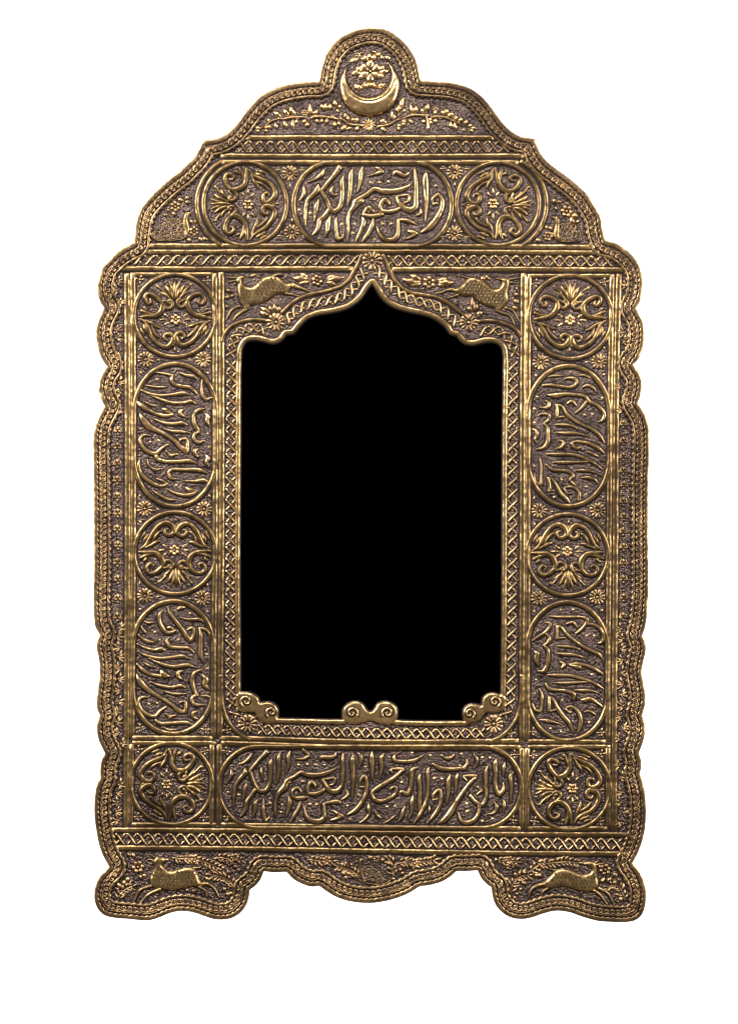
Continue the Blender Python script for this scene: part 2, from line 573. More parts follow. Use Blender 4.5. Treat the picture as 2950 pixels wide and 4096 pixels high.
# sheet plate with the arched opening
mb = MB()
o2, i2 = OUT[::1], OPEN[::1]
tri = tessellate_polygon([[Vector((x, y, 0)) for x, y in o2], [Vector((x, y, 0)) for x, y in i2]])
allp = [(x, y) for x, y in o2] + [(x, y) for x, y in i2]
mb.v = [(x, y, 0.0) for x, y in allp]
mb.f = [tuple(t) for t in tri]
mb.m = [0] * len(mb.f)
for ring, off in ((o2, 0), (i2, len(o2))):
    n = len(ring)
    b = len(mb.v)
    for zz in (0.5, -30.0):
        for x, y in ring:
            mb.v.append((x, y, zz))
    for i in range(n):
        j = (i + 1) % n
        mb.f.append((b + i, b + j, b + n + j, b + n + i)); mb.m.append(1)
part('frame_plate', mb, [M_GROUND, M_RIM], ROOT).data.polygons.foreach_set('use_smooth', [False] * len(mb.f))

# black glass
mb = MB()
x0, x1, y0, y1 = 930, 2040, 1100, 2910
mb.v = [(x0, y0, -14), (x1, y0, -14), (x1, y1, -14), (x0, y1, -14)]
mb.f = [(0, 1, 2, 3)]; mb.m = [0]
part('mirror_glass', mb, [M_GLASS], ROOT)

# ------------------------------------------------------------------ scalloped rim and chain border
def arc_len(P):
    q = np.vstack([P, P[:1]])
    return np.concatenate([[0], np.cumsum(np.hypot(*np.diff(q, axis=0).T))])

mb = MB()
P = inset(11, 4.0)
s = arc_len(P); per = s[-1] / round(s[-1] / 21.0)
sc = np.abs(np.sin(np.pi * s[:-1] / per))
hh = 4.4 + 0.6 * np.sin(s[:-1] / 170.0)
ctr = np.array([1475.0, 2000.0])
T = tangents(P, True); nrm = np.stack([-T[:, 1], T[:, 0]], 1)
inward = 1 if np.mean(np.sum(nrm * (ctr - P), 1)) > 0 else -1
wi = 4.5 + 5.5 * sc; wo = np.full(len(P), 10.8)
RIMP = [(-1.0, 0.35), (-0.9, 0.8), (-0.5, 0.97), (0.0, 1.0), (0.5, 1.0), (0.8, 0.9), (0.95, 0.5), (1.0, -0.3)]
if inward < 0:
    RIMP = [(-u, z) for u, z in RIMP[::-1]]
ribbon(mb, P, *((wo, wi) if inward > 0 else (wi, wo)), hh, closed=True, flange=0, prof=RIMP)
k0 = len(mb.f)
P = inset(22, 5.0)
ribbon(mb, P, 7.0, 7.0, 0.6, closed=True, flange=0, prof=[(-1, 0.7), (0, 1.0), (1, 0.8)])
mb.m[k0:] = [1] * (len(mb.f) - k0)
part('rim', mb, [M_RIM, M_GROOVE])

mb = MB()
P = inset(27.5, 4.0)
s = arc_len(P); per = s[-1] / round(s[-1] / 21.0)
sc = np.abs(np.sin(np.pi * s[:-1] / per))
a = 1.6 + 2.6 * sc; b = np.full(len(P), 2.6)
ribbon(mb, P, *( (a, b) if inward > 0 else (b, a)), 4.6 + 1.6 * sc, closed=True, flange=2.5, prof=THIN)
P = inset(60.5, 4.0)
s = arc_len(P); per = s[-1] / round(s[-1] / 24.0)
sc = np.abs(np.sin(np.pi * s[:-1] / per)) ** 1.6
a = np.full(len(P), 5.5); b = 5.5 + 6.5 * (1 - sc)
ribbon(mb, P, *( (a, b) if inward > 0 else (b, a)), 8.0 + 1.2 * np.sin(s[:-1] / 90.0), closed=True, flange=6.0)
part('beaded_band', mb, [M_RIM, M_GROOVE])

# chain of punched links on a dark band
mb = MB()
P = inset(39.5, 5.0)
s = arc_len(P)[:-1]
ribbon(mb, P, 12.5, 12.5, 3.2 + 0.5 * np.sin(s / 61.0), closed=True, flange=2.5, prof=[(-1, -0.2), (-0.9, 0.9), (0, 1.0), (0.9, 0.92), (1, -0.2)])
P = inset(39.5, 23.5, 2)
T = tangents(P, True)
for i in range(len(P)):
    t = T[i]; nn = np.array([-t[1], t[0]]) * inward
    c0 = P[i] + np.array([random.uniform(-1, 1), random.uniform(-1, 1)])
    n = 13
    th = np.linspace(-2.6, 2.5, n)
    R1, R2 = 9.0 * random.uniform(0.9, 1.1), 9.0
    Q = np.array([c0 + t * (R1 * math.cos(q) + 2.2 * q) + nn * R2 * math.sin(q) for q in th])
    w = np.linspace(2.8, 3.9, n) * random.uniform(0.85, 1.15)
    ribbon(mb, Q, w, w, 4.4 * random.uniform(0.85, 1.1), flange=3.6, prof=THIN, z0=3.0)
    q = c0 + t * 1.0
    dome(mb, q[0], q[1], 2.8, 3.2, 6, z0=3.6)
part('chain_border', mb, [M_RIM, M_GROOVE])

# ------------------------------------------------------------------ straight mouldings
def bar(pts, w, h=6.5, name='moulding', fl=6.0):
    mb = MB()
    P = catmull(pts, 24.0)
    w = w + 4.5
    h *= 0.60
    N = len(P)
    wob = np.array([random.uniform(-0.7, 0.7) for _ in range(N)])
    ribbon(mb, P, w / 2 + wob, w / 2 - wob * 0.6, h * random.uniform(0.95, 1.06), flange=fl)
    return part(name, mb, BG)

# horizontal, top to bottom
bar([(986, 552), (1480, 551), (1972, 552)], 17)
bar([(886, 624), (1480, 626), (2096, 624)], 17)
bar([(880, 649), (1480, 651), (2068, 650)], 16)
bar([(594, 984), (1480, 984), (2373, 989)], 16)
bar([(582, 1008), (1480, 1007), (2392, 1011)], 16)
bar([(478, 1075), (900, 1076), (1408, 1074)], 17)
bar([(1570, 1078), (2000, 1077), (2500, 1080)], 17)
bar([(526, 1098), (852, 1098)], 12, 5)
bar([(2112, 1104), (2452, 1104)], 12, 5)
bar([(530, 2952), (845, 2953)], 16)
bar([(532, 2973), (860, 2973)], 15)
bar([(888, 2973), (1460, 2990), (2078, 2989)], 16)
bar([(880, 2953), (1000, 2955), (1480, 2968), (1960, 2966), (2070, 2964)], 17)
bar([(2114, 2966), (2418, 2968)], 14)
bar([(2114, 2988), (2438, 2987)], 13)
bar([(530, 3299), (860, 3299)], 14)
bar([(888, 3300), (1470, 3309), (2080, 3315)], 16)
bar([(2112, 3314), (2425, 3315)], 14)
bar([(440, 3320), (900, 3323), (1480, 3332), (2100, 3338), (2518, 3339)], 16)
bar([(458, 3391), (900, 3394), (1480, 3404), (2000, 3412), (2490, 3415)], 15)
# vertical
bar([(508, 1098), (510, 1500), (510, 2200), (506, 2900), (505, 3306)], 18)
bar([(532, 1094), (533, 1500), (533, 2200), (530, 2600), (528, 2946)], 17)
bar([(858, 1096), (860, 1500), (860, 2200), (855, 2600), (853, 2946)], 16)
bar([(885, 1092), (886, 1500), (886, 2200), (882, 2600), (880, 2948)], 18)
bar([(2092, 1096), (2090, 1500), (2088, 2200), (2086, 2600), (2086, 2960)], 18)
bar([(2113, 1110), (2111, 1500), (2110, 2200), (2109, 2600), (2108, 2960)], 16)
bar([(2446, 1106), (2440, 1500), (2434, 2200), (2430, 2600), (2430, 2962)], 16)
bar([(2473, 1100), (2464, 1500), (2460, 2200), (2456, 2700), (2455, 3322)], 18)
bar([(527, 2980), (524, 3292)], 15)
bar([(848, 2980), (845, 3296)], 15)
bar([(877, 2982), (876, 3298)], 17)
bar([(2086, 2996), (2084, 3312)], 16)
bar([(2107, 2996), (2106, 3312)], 15)
bar([(2429, 2994), (2432, 3314)], 15)

# ------------------------------------------------------------------ twisted rope bands
def guilloche(path, half, pitch, sgn, w=11.0, s0=0.5, name='rope_band', closed=False):
    """diagonal ribs with a fainter counter-diagonal passing under them"""
    mb = MB()
    P = resample(path, 3.0, closed)
    q = np.vstack([P, P[:1]]) if closed else P
    s = np.concatenate([[0], np.cumsum(np.hypot(*np.diff(q, axis=0).T))])
    if closed:
        P = q
    T = tangents(P, False)
    L = s[-1]
    n = int(round(L / pitch))
    pitch = L / n
    def at(u, v):
        u = min(max(u, 0), L)
        x = np.interp(u, s, P[:, 0]); y = np.interp(u, s, P[:, 1])
        tx = np.interp(u, s, T[:, 0]); ty = np.interp(u, s, T[:, 1])
        k = max(math.hypot(tx, ty), 1e-6)
        return (x - ty / k * v, y + tx / k * v)
    for i in range(n):
        c0 = (i + s0) * pitch + random.uniform(-2, 2)
        d = pitch * 0.46
        ts = np.linspace(-1, 1, 7)
        Q = np.array([at(c0 + sgn * d * (t * 0.72 + 0.28 * t ** 3), half * t) for t in ts])
        ww = w * np.array([0.55, 0.85, 1, 1.05, 1, 0.85, 0.6]) * random.uniform(0.9, 1.1)
        ribbon(mb, Q, ww / 2, ww / 2, 7.0 * random.uniform(0.9, 1.1), flange=3.5, prof=THIN)
        for a, b in ((-0.98, -0.27), (0.27, 0.98)):
            tt = np.linspace(a, b, 5)
            cc = c0
            Q = np.array([at(cc - sgn * d * t * 1.0, half * t) for t in tt])
            ww2 = w * 0.74 * np.array([0.7, 1, 1, 0.9, 0.6]) * random.uniform(0.85, 1.1)
            ribbon(mb, Q, ww2 / 2, ww2 / 2, 5.2 * random.uniform(0.85, 1.1), flange=2.6, prof=THIN)
    return part(name, mb, RG)

guilloche([(952, 587), (1480, 588), (2035, 587)], 23, 43, 1)
guilloche([(532, 1041), (900, 1041), (1438, 1041)], 20, 45, -1)
guilloche([(1548, 1043), (2000, 1043), (2448, 1046)], 21, 42, 1)
guilloche([(462, 3356), (900, 3358), (1480, 3367), (2100, 3375), (2488, 3377)], 23, 43, 1)

# arch rim, rope band and outer ridge around the opening
mb = MB()
P = outset(9.5, 5.0, 0)
ribbon(mb, P, 10.5, 10.5, 6.5, closed=True, flange=3.5)
part('opening_rim', mb, RG)

f1 = frame(860, 980, 2.474); f2 = frame(1440, 980, 2.474)
def mid(fr, txt):
    return [q[:2] for q in parse(fr, txt)[0]]
# rope bands: side runs, arch shoulders, bottom run
guilloche([(925, 1440), (925, 1586), (923, 1700), (921, 2300), (922, 2600), (922, 2770), (930, 2830), (955, 2875)], 18, 47, -1)
guilloche([(2050, 1440), (2050, 1586), (2048, 1700), (2046, 2300), (2043, 2600), (2041, 2770), (2033, 2830), (2008, 2875)], 18, 47, 1)
guilloche(catmull(mid(f1, '150 1110,175 990,220 880,300 830,400 815,510 855'), 4), 17, 40, 1)
guilloche(catmull(mid(f1, '690 770,790 660,920 590,1040 565,1180 540,1290 490,1370 420,1430 330,1480 250'), 4), 18, 38, -1)
guilloche(catmull(mid(f2, '1530 1110,1510 1010,1450 900,1370 850,1270 845,1160 870'), 4), 17, 40, -1)
guilloche(catmull(mid(f2, '960 790,870 690,760 610,620 570,480 530,370 470,280 390,210 300,160 250'), 4), 18, 38, 1)
guilloche([(1030, 2918), (1200, 2924), (1480, 2933), (1760, 2936), (1940, 2932)], 20, 40, 1)
mb = MB()
strokes(mb, f1, '1452 95 34,1410 190 36,1372 260 36,1325 340 36,1250 402 36,1150 440 36,1040 468 38,930 492 40,820 535 38,740 592 36,655 672 34', 0.3, 6.6, 6)
part('arch_moulding', mb, BG)
mb = MB()
strokes(mb, f1, '510 748 34,420 737 36,320 742 36,220 772 36,150 812 36,95 882 40,70 960 40', 0.3, 6.6, 6)
part('arch_moulding', mb, BG)
mb = MB()
strokes(mb, f2, '222 95 34,265 190 36,300 270 38,345 350 36,410 420 36,500 468 38,620 492 38,740 515 38,840 555 38,930 618 38,1020 695 34', 0.3, 6.6, 6)
part('arch_moulding', mb, BG)
mb = MB()
strokes(mb, f2, '1165 755 34,1270 748 36,1370 762 36,1470 795 36,1540 840 40,1590 905 42', 0.3, 6.6, 6)
part('arch_moulding', mb, BG)
mb = MB()
strokes(mb, ID, '884 2700 18,886 2790 18,897 2850 18,925 2905 18,955 2935 18,1000 2960 18', 0.3, 7.4, 6)
part('arch_moulding', mb, BG)
mb = MB()
strokes(mb, ID, '2085 2700 18,2083 2800 18,2070 2860 18,2040 2912 18,2005 2945 18,1962 2966 18', 0.3, 7.4, 6)
part('arch_moulding', mb, BG)

# smooth scroll plates on the lower edge of the opening
def spiral(cx, cy, r0, r1, a0, turns, n=40, d=1):
    th = np.linspace(0, turns * 2 * math.pi, n)
    r = np.linspace(r0, r1, n)
    return np.stack([cx + r * np.cos(a0 + d * th), cy + r * np.sin(a0 + d * th)], 1)

def scroll_plate(fr, polytxt, spirals):
    mb = MB()
    poly = [q[:2] for q in parse(fr, polytxt)[0]]
    poly_emboss(mb, poly, 8.5, 9, 3.0, 3.0)
    for cx, cy, r0, a0, turns, d in spirals:
        x, y, r = fr(cx, cy, r0)
        Q = spiral(x, y, r, r * 0.22, a0, turns, 44, d)
        w = np.linspace(5.5, 3.5, len(Q))
        ribbon(mb, Q, w, w, 4.0, flange=4.5, prof=THIN, z0=9.3)
    return part('corner_scroll', mb, [M_BRASS, M_GROOVE])

fa = frame(360, 2600, 2.0413); fb = frame(860, 2700, 1.2562); fc = frame(1860, 2600, 2.0413)
scroll_plate(fa, '1190 360,1228 345,1262 343,1310 350,1355 372,1380 400,1388 432,1412 428,1460 425,1505 440,1530 470,1540 510,1528 548,1540 575,1500 598,1440 600,1395 590,1368 560,1345 515,1290 508,1240 505,1208 480,1190 430',
             [(1275, 418, 48, 2.2, 1.15, 1), (1480, 508, 44, 2.2, 1.1, 1)])
scroll_plate(fb, '645 228,638 195,645 165,675 140,710 132,742 146,758 170,780 185,800 170,815 145,850 133,890 142,912 165,916 200,906 230,880 248,840 245,805 236,775 230,745 238,715 246,680 246',
             [(688, 190, 30, 0.6, 1.15, -1), (866, 190, 30, 2.5, 1.15, 1)])
scroll_plate(fc, '332 380,300 362,285 368,240 352,190 355,150 380,135 420,130 455,90 445,40 440,0 460,-22 500,-18 545,-10 580,30 596,80 590,120 575,145 540,170 512,220 515,275 505,315 480,332 440',
             [(240, 422, 48, 0.9, 1.15, -1), (35, 520, 44, 0.9, 1.1, -1)])

# ------------------------------------------------------------------ medallions
MED_HALF = '''650 640 18,632 622 20,650 612 24,668 632 26,655 668 24,620 672 26,592 640 24,560 600 34,520 575 30,478 570 28,452 592 28,455 626 26,480 645 24,500 630 18,494 606 12;
566 606 16,586 650 36,572 700 40,525 738 34,460 748 28,398 758 16;
520 730 14,470 724 20,430 712 22,402 700 16;
450 700 10,440 680 20,425 672 14;
404 776 10,450 806 22,482 858 30,510 910 30,560 962 32,625 985 36,668 950 36,676 905 32,645 884 30,612 892 26,608 922 22,632 934 12;
440 786 10,500 806 22,540 828 22,575 838 8;
505 820 8,525 865 20,556 902 18,582 918 8;
432 820 8,446 852 26,470 892 8;
410 850 6,428 880 20,440 912 6'''
MED_LEAVES = [(690, 612, -90, 150, 40), (672, 610, -118, 135, 36), (655, 614, -140, 105, 26), (640, 602, -132, 150, 20),
              (676, 592, -104, 140, 22), (640, 630, -165, 70, 18), (560, 520, -110, 40, 20)]

def medallion(cx, cy, R, rot, outer=None, label=None):
    mb = MB()
    ribbon(mb, circle(cx, cy, R - 8.5, n=84), 8.8, 8.8, 5.8, closed=True, flange=5.5)
    if outer:
        r2, a0, a1 = outer
        ribbon(mb, circle(cx, cy, r2, a0, a1, 50), 9, 9, 6.2, flange=6)
    ring = part('medallion', mb, [M_BAR, M_GROOVE], ROOT, label)
    ca, sa = math.cos(rot), math.sin(rot)
    k = R / 352.0
    ph = [random.uniform(0, 6.28) for _ in range(4)]     # hand-drawn differences between the roundels
    def mk(flip):
        def fr(x, y, w=0.0):
            x0 = 690 + (x - 690) * flip
            x = x0 + 6.5 * math.sin(y / 55 + ph[0]) + 4 * math.sin(x0 / 40 + ph[1])
            y = y + 6.5 * math.sin(x0 / 60 + ph[2]) + 4 * math.sin(y / 45 + ph[3])
            u, v = (x - 690) * k, (y - 740) * k
            return (cx + u * ca - v * sa, cy + u * sa + v * ca, w * k)
        return fr
    mb = MB()
    for fl in (1, -1):
        strokes(mb, mk(fl), MED_HALF, 0.38, 8.0, 3.5, 4.0, 1.28)
        fr = mk(fl)
        for x, y, a, L, w in MED_LEAVES[1:]:
            p = fr(x, y)
            A = math.radians(a)
            du, dv = math.cos(A) * fl, math.sin(A)
            leaf(mb, p[0], p[1], math.atan2(du * sa + dv * ca, du * ca - dv * sa), L * k, w * k * 1.15, 0.40, 0.08 * fl)
    p = mk(1)(690, 618)
    leaf(mb, p[0], p[1], math.atan2(-ca, sa), 155 * k, 42 * k, 0.4, 0.0)
    # small tail flower
    p = mk(1)(690, 985)
    for a in (-150, -90, -30, 90):
        A = math.radians(a) + rot
        leaf(mb, p[0] + 3 * math.cos(A), p[1] + 3 * math.sin(A), A, 42 * k, 22 * k, 0.45, 0)
    part('scrollwork', mb, BG, ring)
    mb = MB()
    p = mk(1)(690, 772)
    for i in range(6):
        A = rot + math.pi / 2 + i * math.pi / 3
        q = (p[0] + 30 * k * math.cos(A), p[1] + 30 * k * math.sin(A))
        dome(mb, q[0], q[1], 19 * k, 5.5, 8, flange=2.0)
    dome(mb, p[0], p[1], 10 * k, 6, 8, flange=1.5)
    for sgn in (0, math.pi):
        for da, rr, L in ((0, 72, 62), (0.62, 62, 50), (-0.62, 62, 50)):
            A = rot + sgn + da * 0.55
            leaf(mb, p[0] + rr * k * math.cos(A), p[1] + rr * k * math.sin(A), rot + sgn + da, L * k, 20 * k, 0.42, 0)
    part('flower', mb, RG, ring)
    return ring

HP = math.pi / 2
medallion(980, 815, 175, -HP, (193, 118, 242), 'upper left round medallion with its leaf fan pointing outward')
medallion(1990, 816, 174, HP, (194, -62, 62), 'upper right round medallion with its leaf fan pointing outward')
medallion(700, 1262, 173, 0.0)
medallion(2280, 1268, 175, 0.0)
medallion(701, 2212, 172, math.pi)
medallion(2268, 2219, 171, math.pi)
medallion(686, 3135, 172, HP)
medallion(2275, 3155, 173, -HP)

# ------------------------------------------------------------------ cartouches with inscriptions
def stadium(x0, y0, x1, y1, r):
    pts = []
    for cx, cy, a in ((x1 - r[0], y1 - r[1], 0), (x0 + r[0], y1 - r[1], 90), (x0 + r[0], y0 + r[1], 180), (x1 - r[0], y0 + r[1], 270)):
        for t in np.radians(np.linspace(a, a + 90, 18)):
            pts.append((cx + r[0] * math.cos(t), cy + r[1] * math.sin(t)))
    return resample(pts, 8.0, True)

def cartouche(x0, y0, x1, y1, r, fr, txt, dia, label):
    mb = MB()
    w = 8.6
    P = stadium(x0 + w, y0 + w, x1 - w, y1 - w, (r[0] - w, r[1] - w))
    ribbon(mb, P, w + 0.8, w + 0.8, 5.6, closed=True, flange=6.5)
    ring = part('cartouche', mb, [M_BAR, M_GROOVE], ROOT, label)
    mb = MB()
    strokes(mb, fr, txt, 0.38, 8.0, 3.5, 5.0, 1.17)
    diamonds(mb, fr, dia, 0.55)
    part('inscription', mb, RG, ring)

cartouche(1165, 641, 1814, 996, (160, 176), frame(1150, 640, 2.3329), '''
340 90 16,310 140 38,260 175 22,180 207 5;
490 66 50,420 160 38,360 230 34,315 287 32; 315 283 28,340 330 34,370 390 36,395 450 42,430 478 44,475 455 42,500 400 38,508 300 38,508 200 36,524 145 6;
392 450 32,345 520 38,300 560 38,285 630 36,255 680 28,230 700 12;
285 225 8,275 280 50,240 320 40,190 370 34,170 440 30,165 540 28,165 620 10;
150 245 8,155 300 34,140 340 28,105 385 6;
290 370 8,270 420 38,262 480 34,245 575 6;
425 240 6,402 290 30,425 325 28,470 315 6;
606 80 6,590 130 36,585 250 36,575 340 30,555 440 6;
700 60 6,686 110 38,675 200 32,665 260 24,645 305 5;
820 70 8,852 82 30,885 106 30;890 106 28,830 125 26,740 150 5;
980 150 12,1000 115 32,1040 122 36,1090 145 34,1135 115 6;
1150 220 5,1100 258 32,1000 288 46,880 288 50,810 270 38,740 320 36,680 355 36,640 395 70,620 435 50,580 490 34,560 560 30,565 660 26,555 760 6;
650 400 50,690 385 40,715 372 10;
1010 345 18,1080 330 22,1130 330 22,1130 380 24,1085 402 18;
1016 350 24,1040 400 38,1090 450 48,1150 465 55,1190 440 44,1196 350 40,1196 200 34,1185 85 12;
875 480 36,862 430 32,905 370 40,945 405 32,955 430 10;
870 474 34,930 482 36,1000 470 34,1045 445 16;
700 505 18,755 440 28,800 478 24,815 490 8; 700 508 26,770 525 34,850 515 34,892 502 16;
1292 120 26,1285 170 50,1290 300 44,1293 430 28,1281 580 5;
1352 410 14,1350 370 28,1405 322 30,1440 370 36,1440 440 40,1400 530 46,1330 620 54,1240 680 14;1352 412 18,1400 402 16;
1240 455 8,1240 495 26,1180 525 6;
1025 560 20,1080 560 34,1140 572 34,1200 602 8; 1030 560 28,1030 620 30,1028 690 36,1000 735 48,940 750 48,880 720 36,830 620 8;
1120 655 10,1150 670 34,1204 685 30;1204 685 28,1160 715 30,1095 735 5;
690 530 8,710 570 40,690 640 34,660 710 28,630 770 10;
800 545 10,790 600 34,760 670 36,720 730 32,690 770 10;
455 535 8,450 590 30,455 680 34,470 740 36,505 725 26,520 680 5;
400 525 6,378 580 40,370 660 34,345 725 6''',
'108 465 26,212 495 28,775 208 28,858 208 30,942 202 28,818 368 22,1385 240 26,888 595 28,965 595 30,628 598 28,612 685 26,810 740 24,505 598 26',
'wide calligraphy cartouche across the top')

cartouche(527, 1446, 874, 2034, (172, 205), frame(360, 1400, 2.722), '''
705 240 6,800 255 24,905 278 20;905 275 12,885 320 34,920 370 38,1000 395 36,1080 405 34,1130 440 34,1170 480 8;
970 240 5,1050 275 28,1130 290 34,1165 310 6;
1220 320 6,1214 400 24,1225 490 36,1268 540 42;1268 540 34,1325 515 10;
600 380 5,700 400 20,780 405 24,840 400 6;
555 435 12,650 475 24,770 495 26,900 485 30,1040 470 34,1095 490 6;
650 490 5,780 540 26,900 575 32,1020 575 32,1110 560 34,1160 590 6;
600 560 5,670 600 22,725 605 12;
515 560 12,560 605 48,650 660 36,760 705 34,860 715 36,905 695 10;785 640 10,820 650 34,900 695 14;
1015 645 8,980 670 40,1000 710 34,1045 725 6;
1250 635 6,1170 660 40,1130 720 36,1135 800 40,1170 860 42,1200 895 8;
1190 890 18,1140 920 34,1130 965 34,1180 1005 38,1250 985 8;
1255 690 8,1285 720 40,1275 780 44,1310 840 10;
540 690 6,580 760 60,640 830 68,720 870 50,820 920 40,910 980 40,980 1050 44,1050 1100 48,1060 1135 12;
1055 1110 40,1062 1040 36,1050 970 28,985 978 24,975 1010 8;
680 740 5,780 785 26,900 805 34,1010 795 34,1070 820 6;
800 850 5,880 880 24,1000 890 28,1090 900 6;
660 930 8,580 930 30,545 980 34,570 1050 40,640 1110 44,720 1125 40,770 1080 30,850 1025 16;
830 1095 8,885 1150 32;885 1148 30,960 1130 10;
715 1130 28,730 1180 44,800 1210 38,950 1215 36,1100 1210 36,1175 1240 6;
1180 1075 6,1140 1100 40,1150 1140 36,1185 1165 6;
1255 1140 6,1285 1175 44,1270 1220 40,1300 1275 8;
540 1190 5,530 1250 34,550 1330 36,610 1400 44,700 1460 40,790 1480 30,845 1455 10;735 1400 8,780 1420 24,840 1450 12;
620 1185 5,640 1250 22,700 1300 28,790 1295 8;
1290 1345 8,1200 1310 38,1000 1303 32,890 1303 32,855 1340 32,880 1395 34,960 1405 8;
1000 1425 6,1120 1430 26,1260 1425 36,1285 1445 6;
840 1510 6,920 1555 26,1040 1580 38,1130 1565 34,1170 1530 8;1040 1490 8,1080 1520 38,1165 1530 12;
680 1525 5,760 1580 24,860 1630 32,950 1630 6''',
'730 322 24,1280 912 28,1295 1058 28,548 855 22,655 1002 26,748 985 28,940 1475 28', 'upper left upright calligraphy cartouche')

cartouche(523, 2396, 862, 2944, (169, 190), frame(360, 2350, 2.722), '''
590 365 5,640 385 24,690 375 10;560 420 8,590 470 30,620 500 8;
525 510 6,580 560 30,640 590 38,700 595 10;
800 245 8,760 290 34,760 370 40,790 440 44,840 490 36,900 485 30,935 460 6;835 440 8,880 435 26,920 465 10;
845 210 6,870 280 32,930 360 36,1000 450 40,1060 540 44,1100 575 40,1125 520 34,1120 440 34,1050 465 10;
950 240 26,990 220 38,1040 215 6;
975 320 5,1060 345 24,1200 350 30,1240 375 6;
1190 430 8,1205 520 40,1205 650 46,1205 740 46,1245 825 6;1195 440 22,1260 460 30,1300 510 24,1285 600 8;
860 540 10,835 590 36,870 640 40,960 655 32,1080 665 34,1140 715 10;
515 610 6,590 650 20,690 680 28,790 670 34,830 695 6;
520 690 12,600 735 26,760 770 30,900 760 32,1020 750 34,1080 775 6;
640 770 5,760 825 28,900 860 34,1080 845 34,1135 865 6;
580 810 5,640 850 24,715 865 12;
510 830 12,580 900 40,660 945 34,770 965 34;770 900 12,795 940 60,830 960 48,880 965 6;
1010 905 6,960 930 40,965 970 36,1010 1000 8;
1220 890 6,1140 930 40,1115 1000 46,1125 1080 40,1150 1150 36,1185 1180 8;
1160 1165 26,1110 1210 36,1120 1260 36,1180 1280 30,1240 1270 6;1200 1180 5,1270 1180 26,1310 1195 6;
1220 950 8,1260 1000 60,1250 1060 56,1295 1110 10;
510 945 12,550 1030 60,620 1100 50,720 1170 40,840 1240 36,920 1300 36,990 1350 44,1045 1360 20;
1035 1360 34,1045 1290 32,1035 1240 22,970 1250 10;
650 1020 5,740 1060 24,880 1085 30,1000 1070 32,1050 1095 6;
790 1120 5,880 1150 22,960 1160 24,1050 1155 6;
640 1190 8,550 1205 34,530 1260 36,560 1330 40,640 1390 38,710 1400 34,760 1350 30,825 1300 14;
825 1370 8,875 1412 32;875 1410 30,935 1385 10;
710 1440 18,760 1475 34,900 1475 32,1070 1475 34,1130 1500 6;
1175 1340 6,1125 1370 38,1130 1410 34,1180 1435 6;
795 1515 5,860 1550 26,940 1545 10''',
'705 485 28,758 570 22,960 565 26,1085 280 24,1275 725 24,1280 882 28,645 1268 26,735 1258 26', 'lower left upright calligraphy cartouche')

cartouche(2101, 1455, 2444, 2034, (171, 200), frame(2020, 1400, 2.722), '''
460 290 6,540 280 22,650 280 5;780 275 5,860 275 22,930 305 6;
640 310 12,700 305 26,760 315 34,775 360 36,730 400 34,600 395 30,480 380 28,400 385 18;
835 405 18,890 385 26,950 405 30,990 460 6;
455 485 10,540 495 50,660 480 34,790 490 30,870 510 36,910 560 36,980 590 36,1040 640 40,1075 700 36,1060 760 36,1000 785 6;
880 560 24,830 630 30,760 685 20;660 585 12,722 560 32,780 610 8;
430 545 8,475 580 36,460 620 36,385 625 6;
555 590 28,560 660 36,560 730 40;545 735 28,640 725 14;
552 600 26,610 610 26,660 690 34,740 760 34,830 810 30,920 850 30,980 890 36,1040 950 36,1080 1020 8;
345 715 8,400 695 26,470 710 36,470 760 34,415 800 18;
420 800 18,460 850 34,460 920 40,460 1000 44,420 1060 36,330 1080 8;
290 860 6,335 880 34,340 940 40,320 980 30,350 1015 8;
535 810 10,640 815 30,720 825 24,790 855 5;545 895 10,640 905 36,760 905 28,920 940 5;
580 980 6,635 1010 36,610 1055 36,535 1075 6;
825 1050 12,780 1070 34,720 1020 30,740 1000 20,820 1000 30,920 1020 34,1010 1070 38,1080 1130 12;
880 1100 6,950 1130 30,1030 1170 5;
450 1130 14,540 1135 36,680 1135 30,800 1155 32,900 1195 32,960 1230 28,1070 1310 6;
520 1220 12,600 1225 32,760 1220 26,940 1215 12;
375 1180 12,385 1260 26,385 1370 28,385 1470 34;380 1475 28,330 1440 22,315 1350 8;
445 1245 10,500 1295 38,600 1310 30,690 1325 36,735 1370 36,705 1420 34,770 1480 8;
760 1310 8,840 1310 30,930 1320 24,1060 1370 5;820 1390 10,900 1390 34,970 1410 30,1015 1470 6;
465 1390 28,475 1460 36,480 1520 40;470 1530 30,530 1530 10;
460 1398 26,500 1400 24,550 1470 36,600 1560 44,660 1620 40,710 1680 8;
640 1500 14,690 1490 26,750 1500 30,800 1560 36,800 1640 38;640 1510 14,670 1560 24,730 1555 8''',
'705 240 24,345 510 26,1052 520 24,860 705 30,945 700 30,315 640 28,318 790 28,612 1412 24,312 1260 26,880 1488 28,875 1572 30,528 1600 26', 'upper right upright calligraphy cartouche')

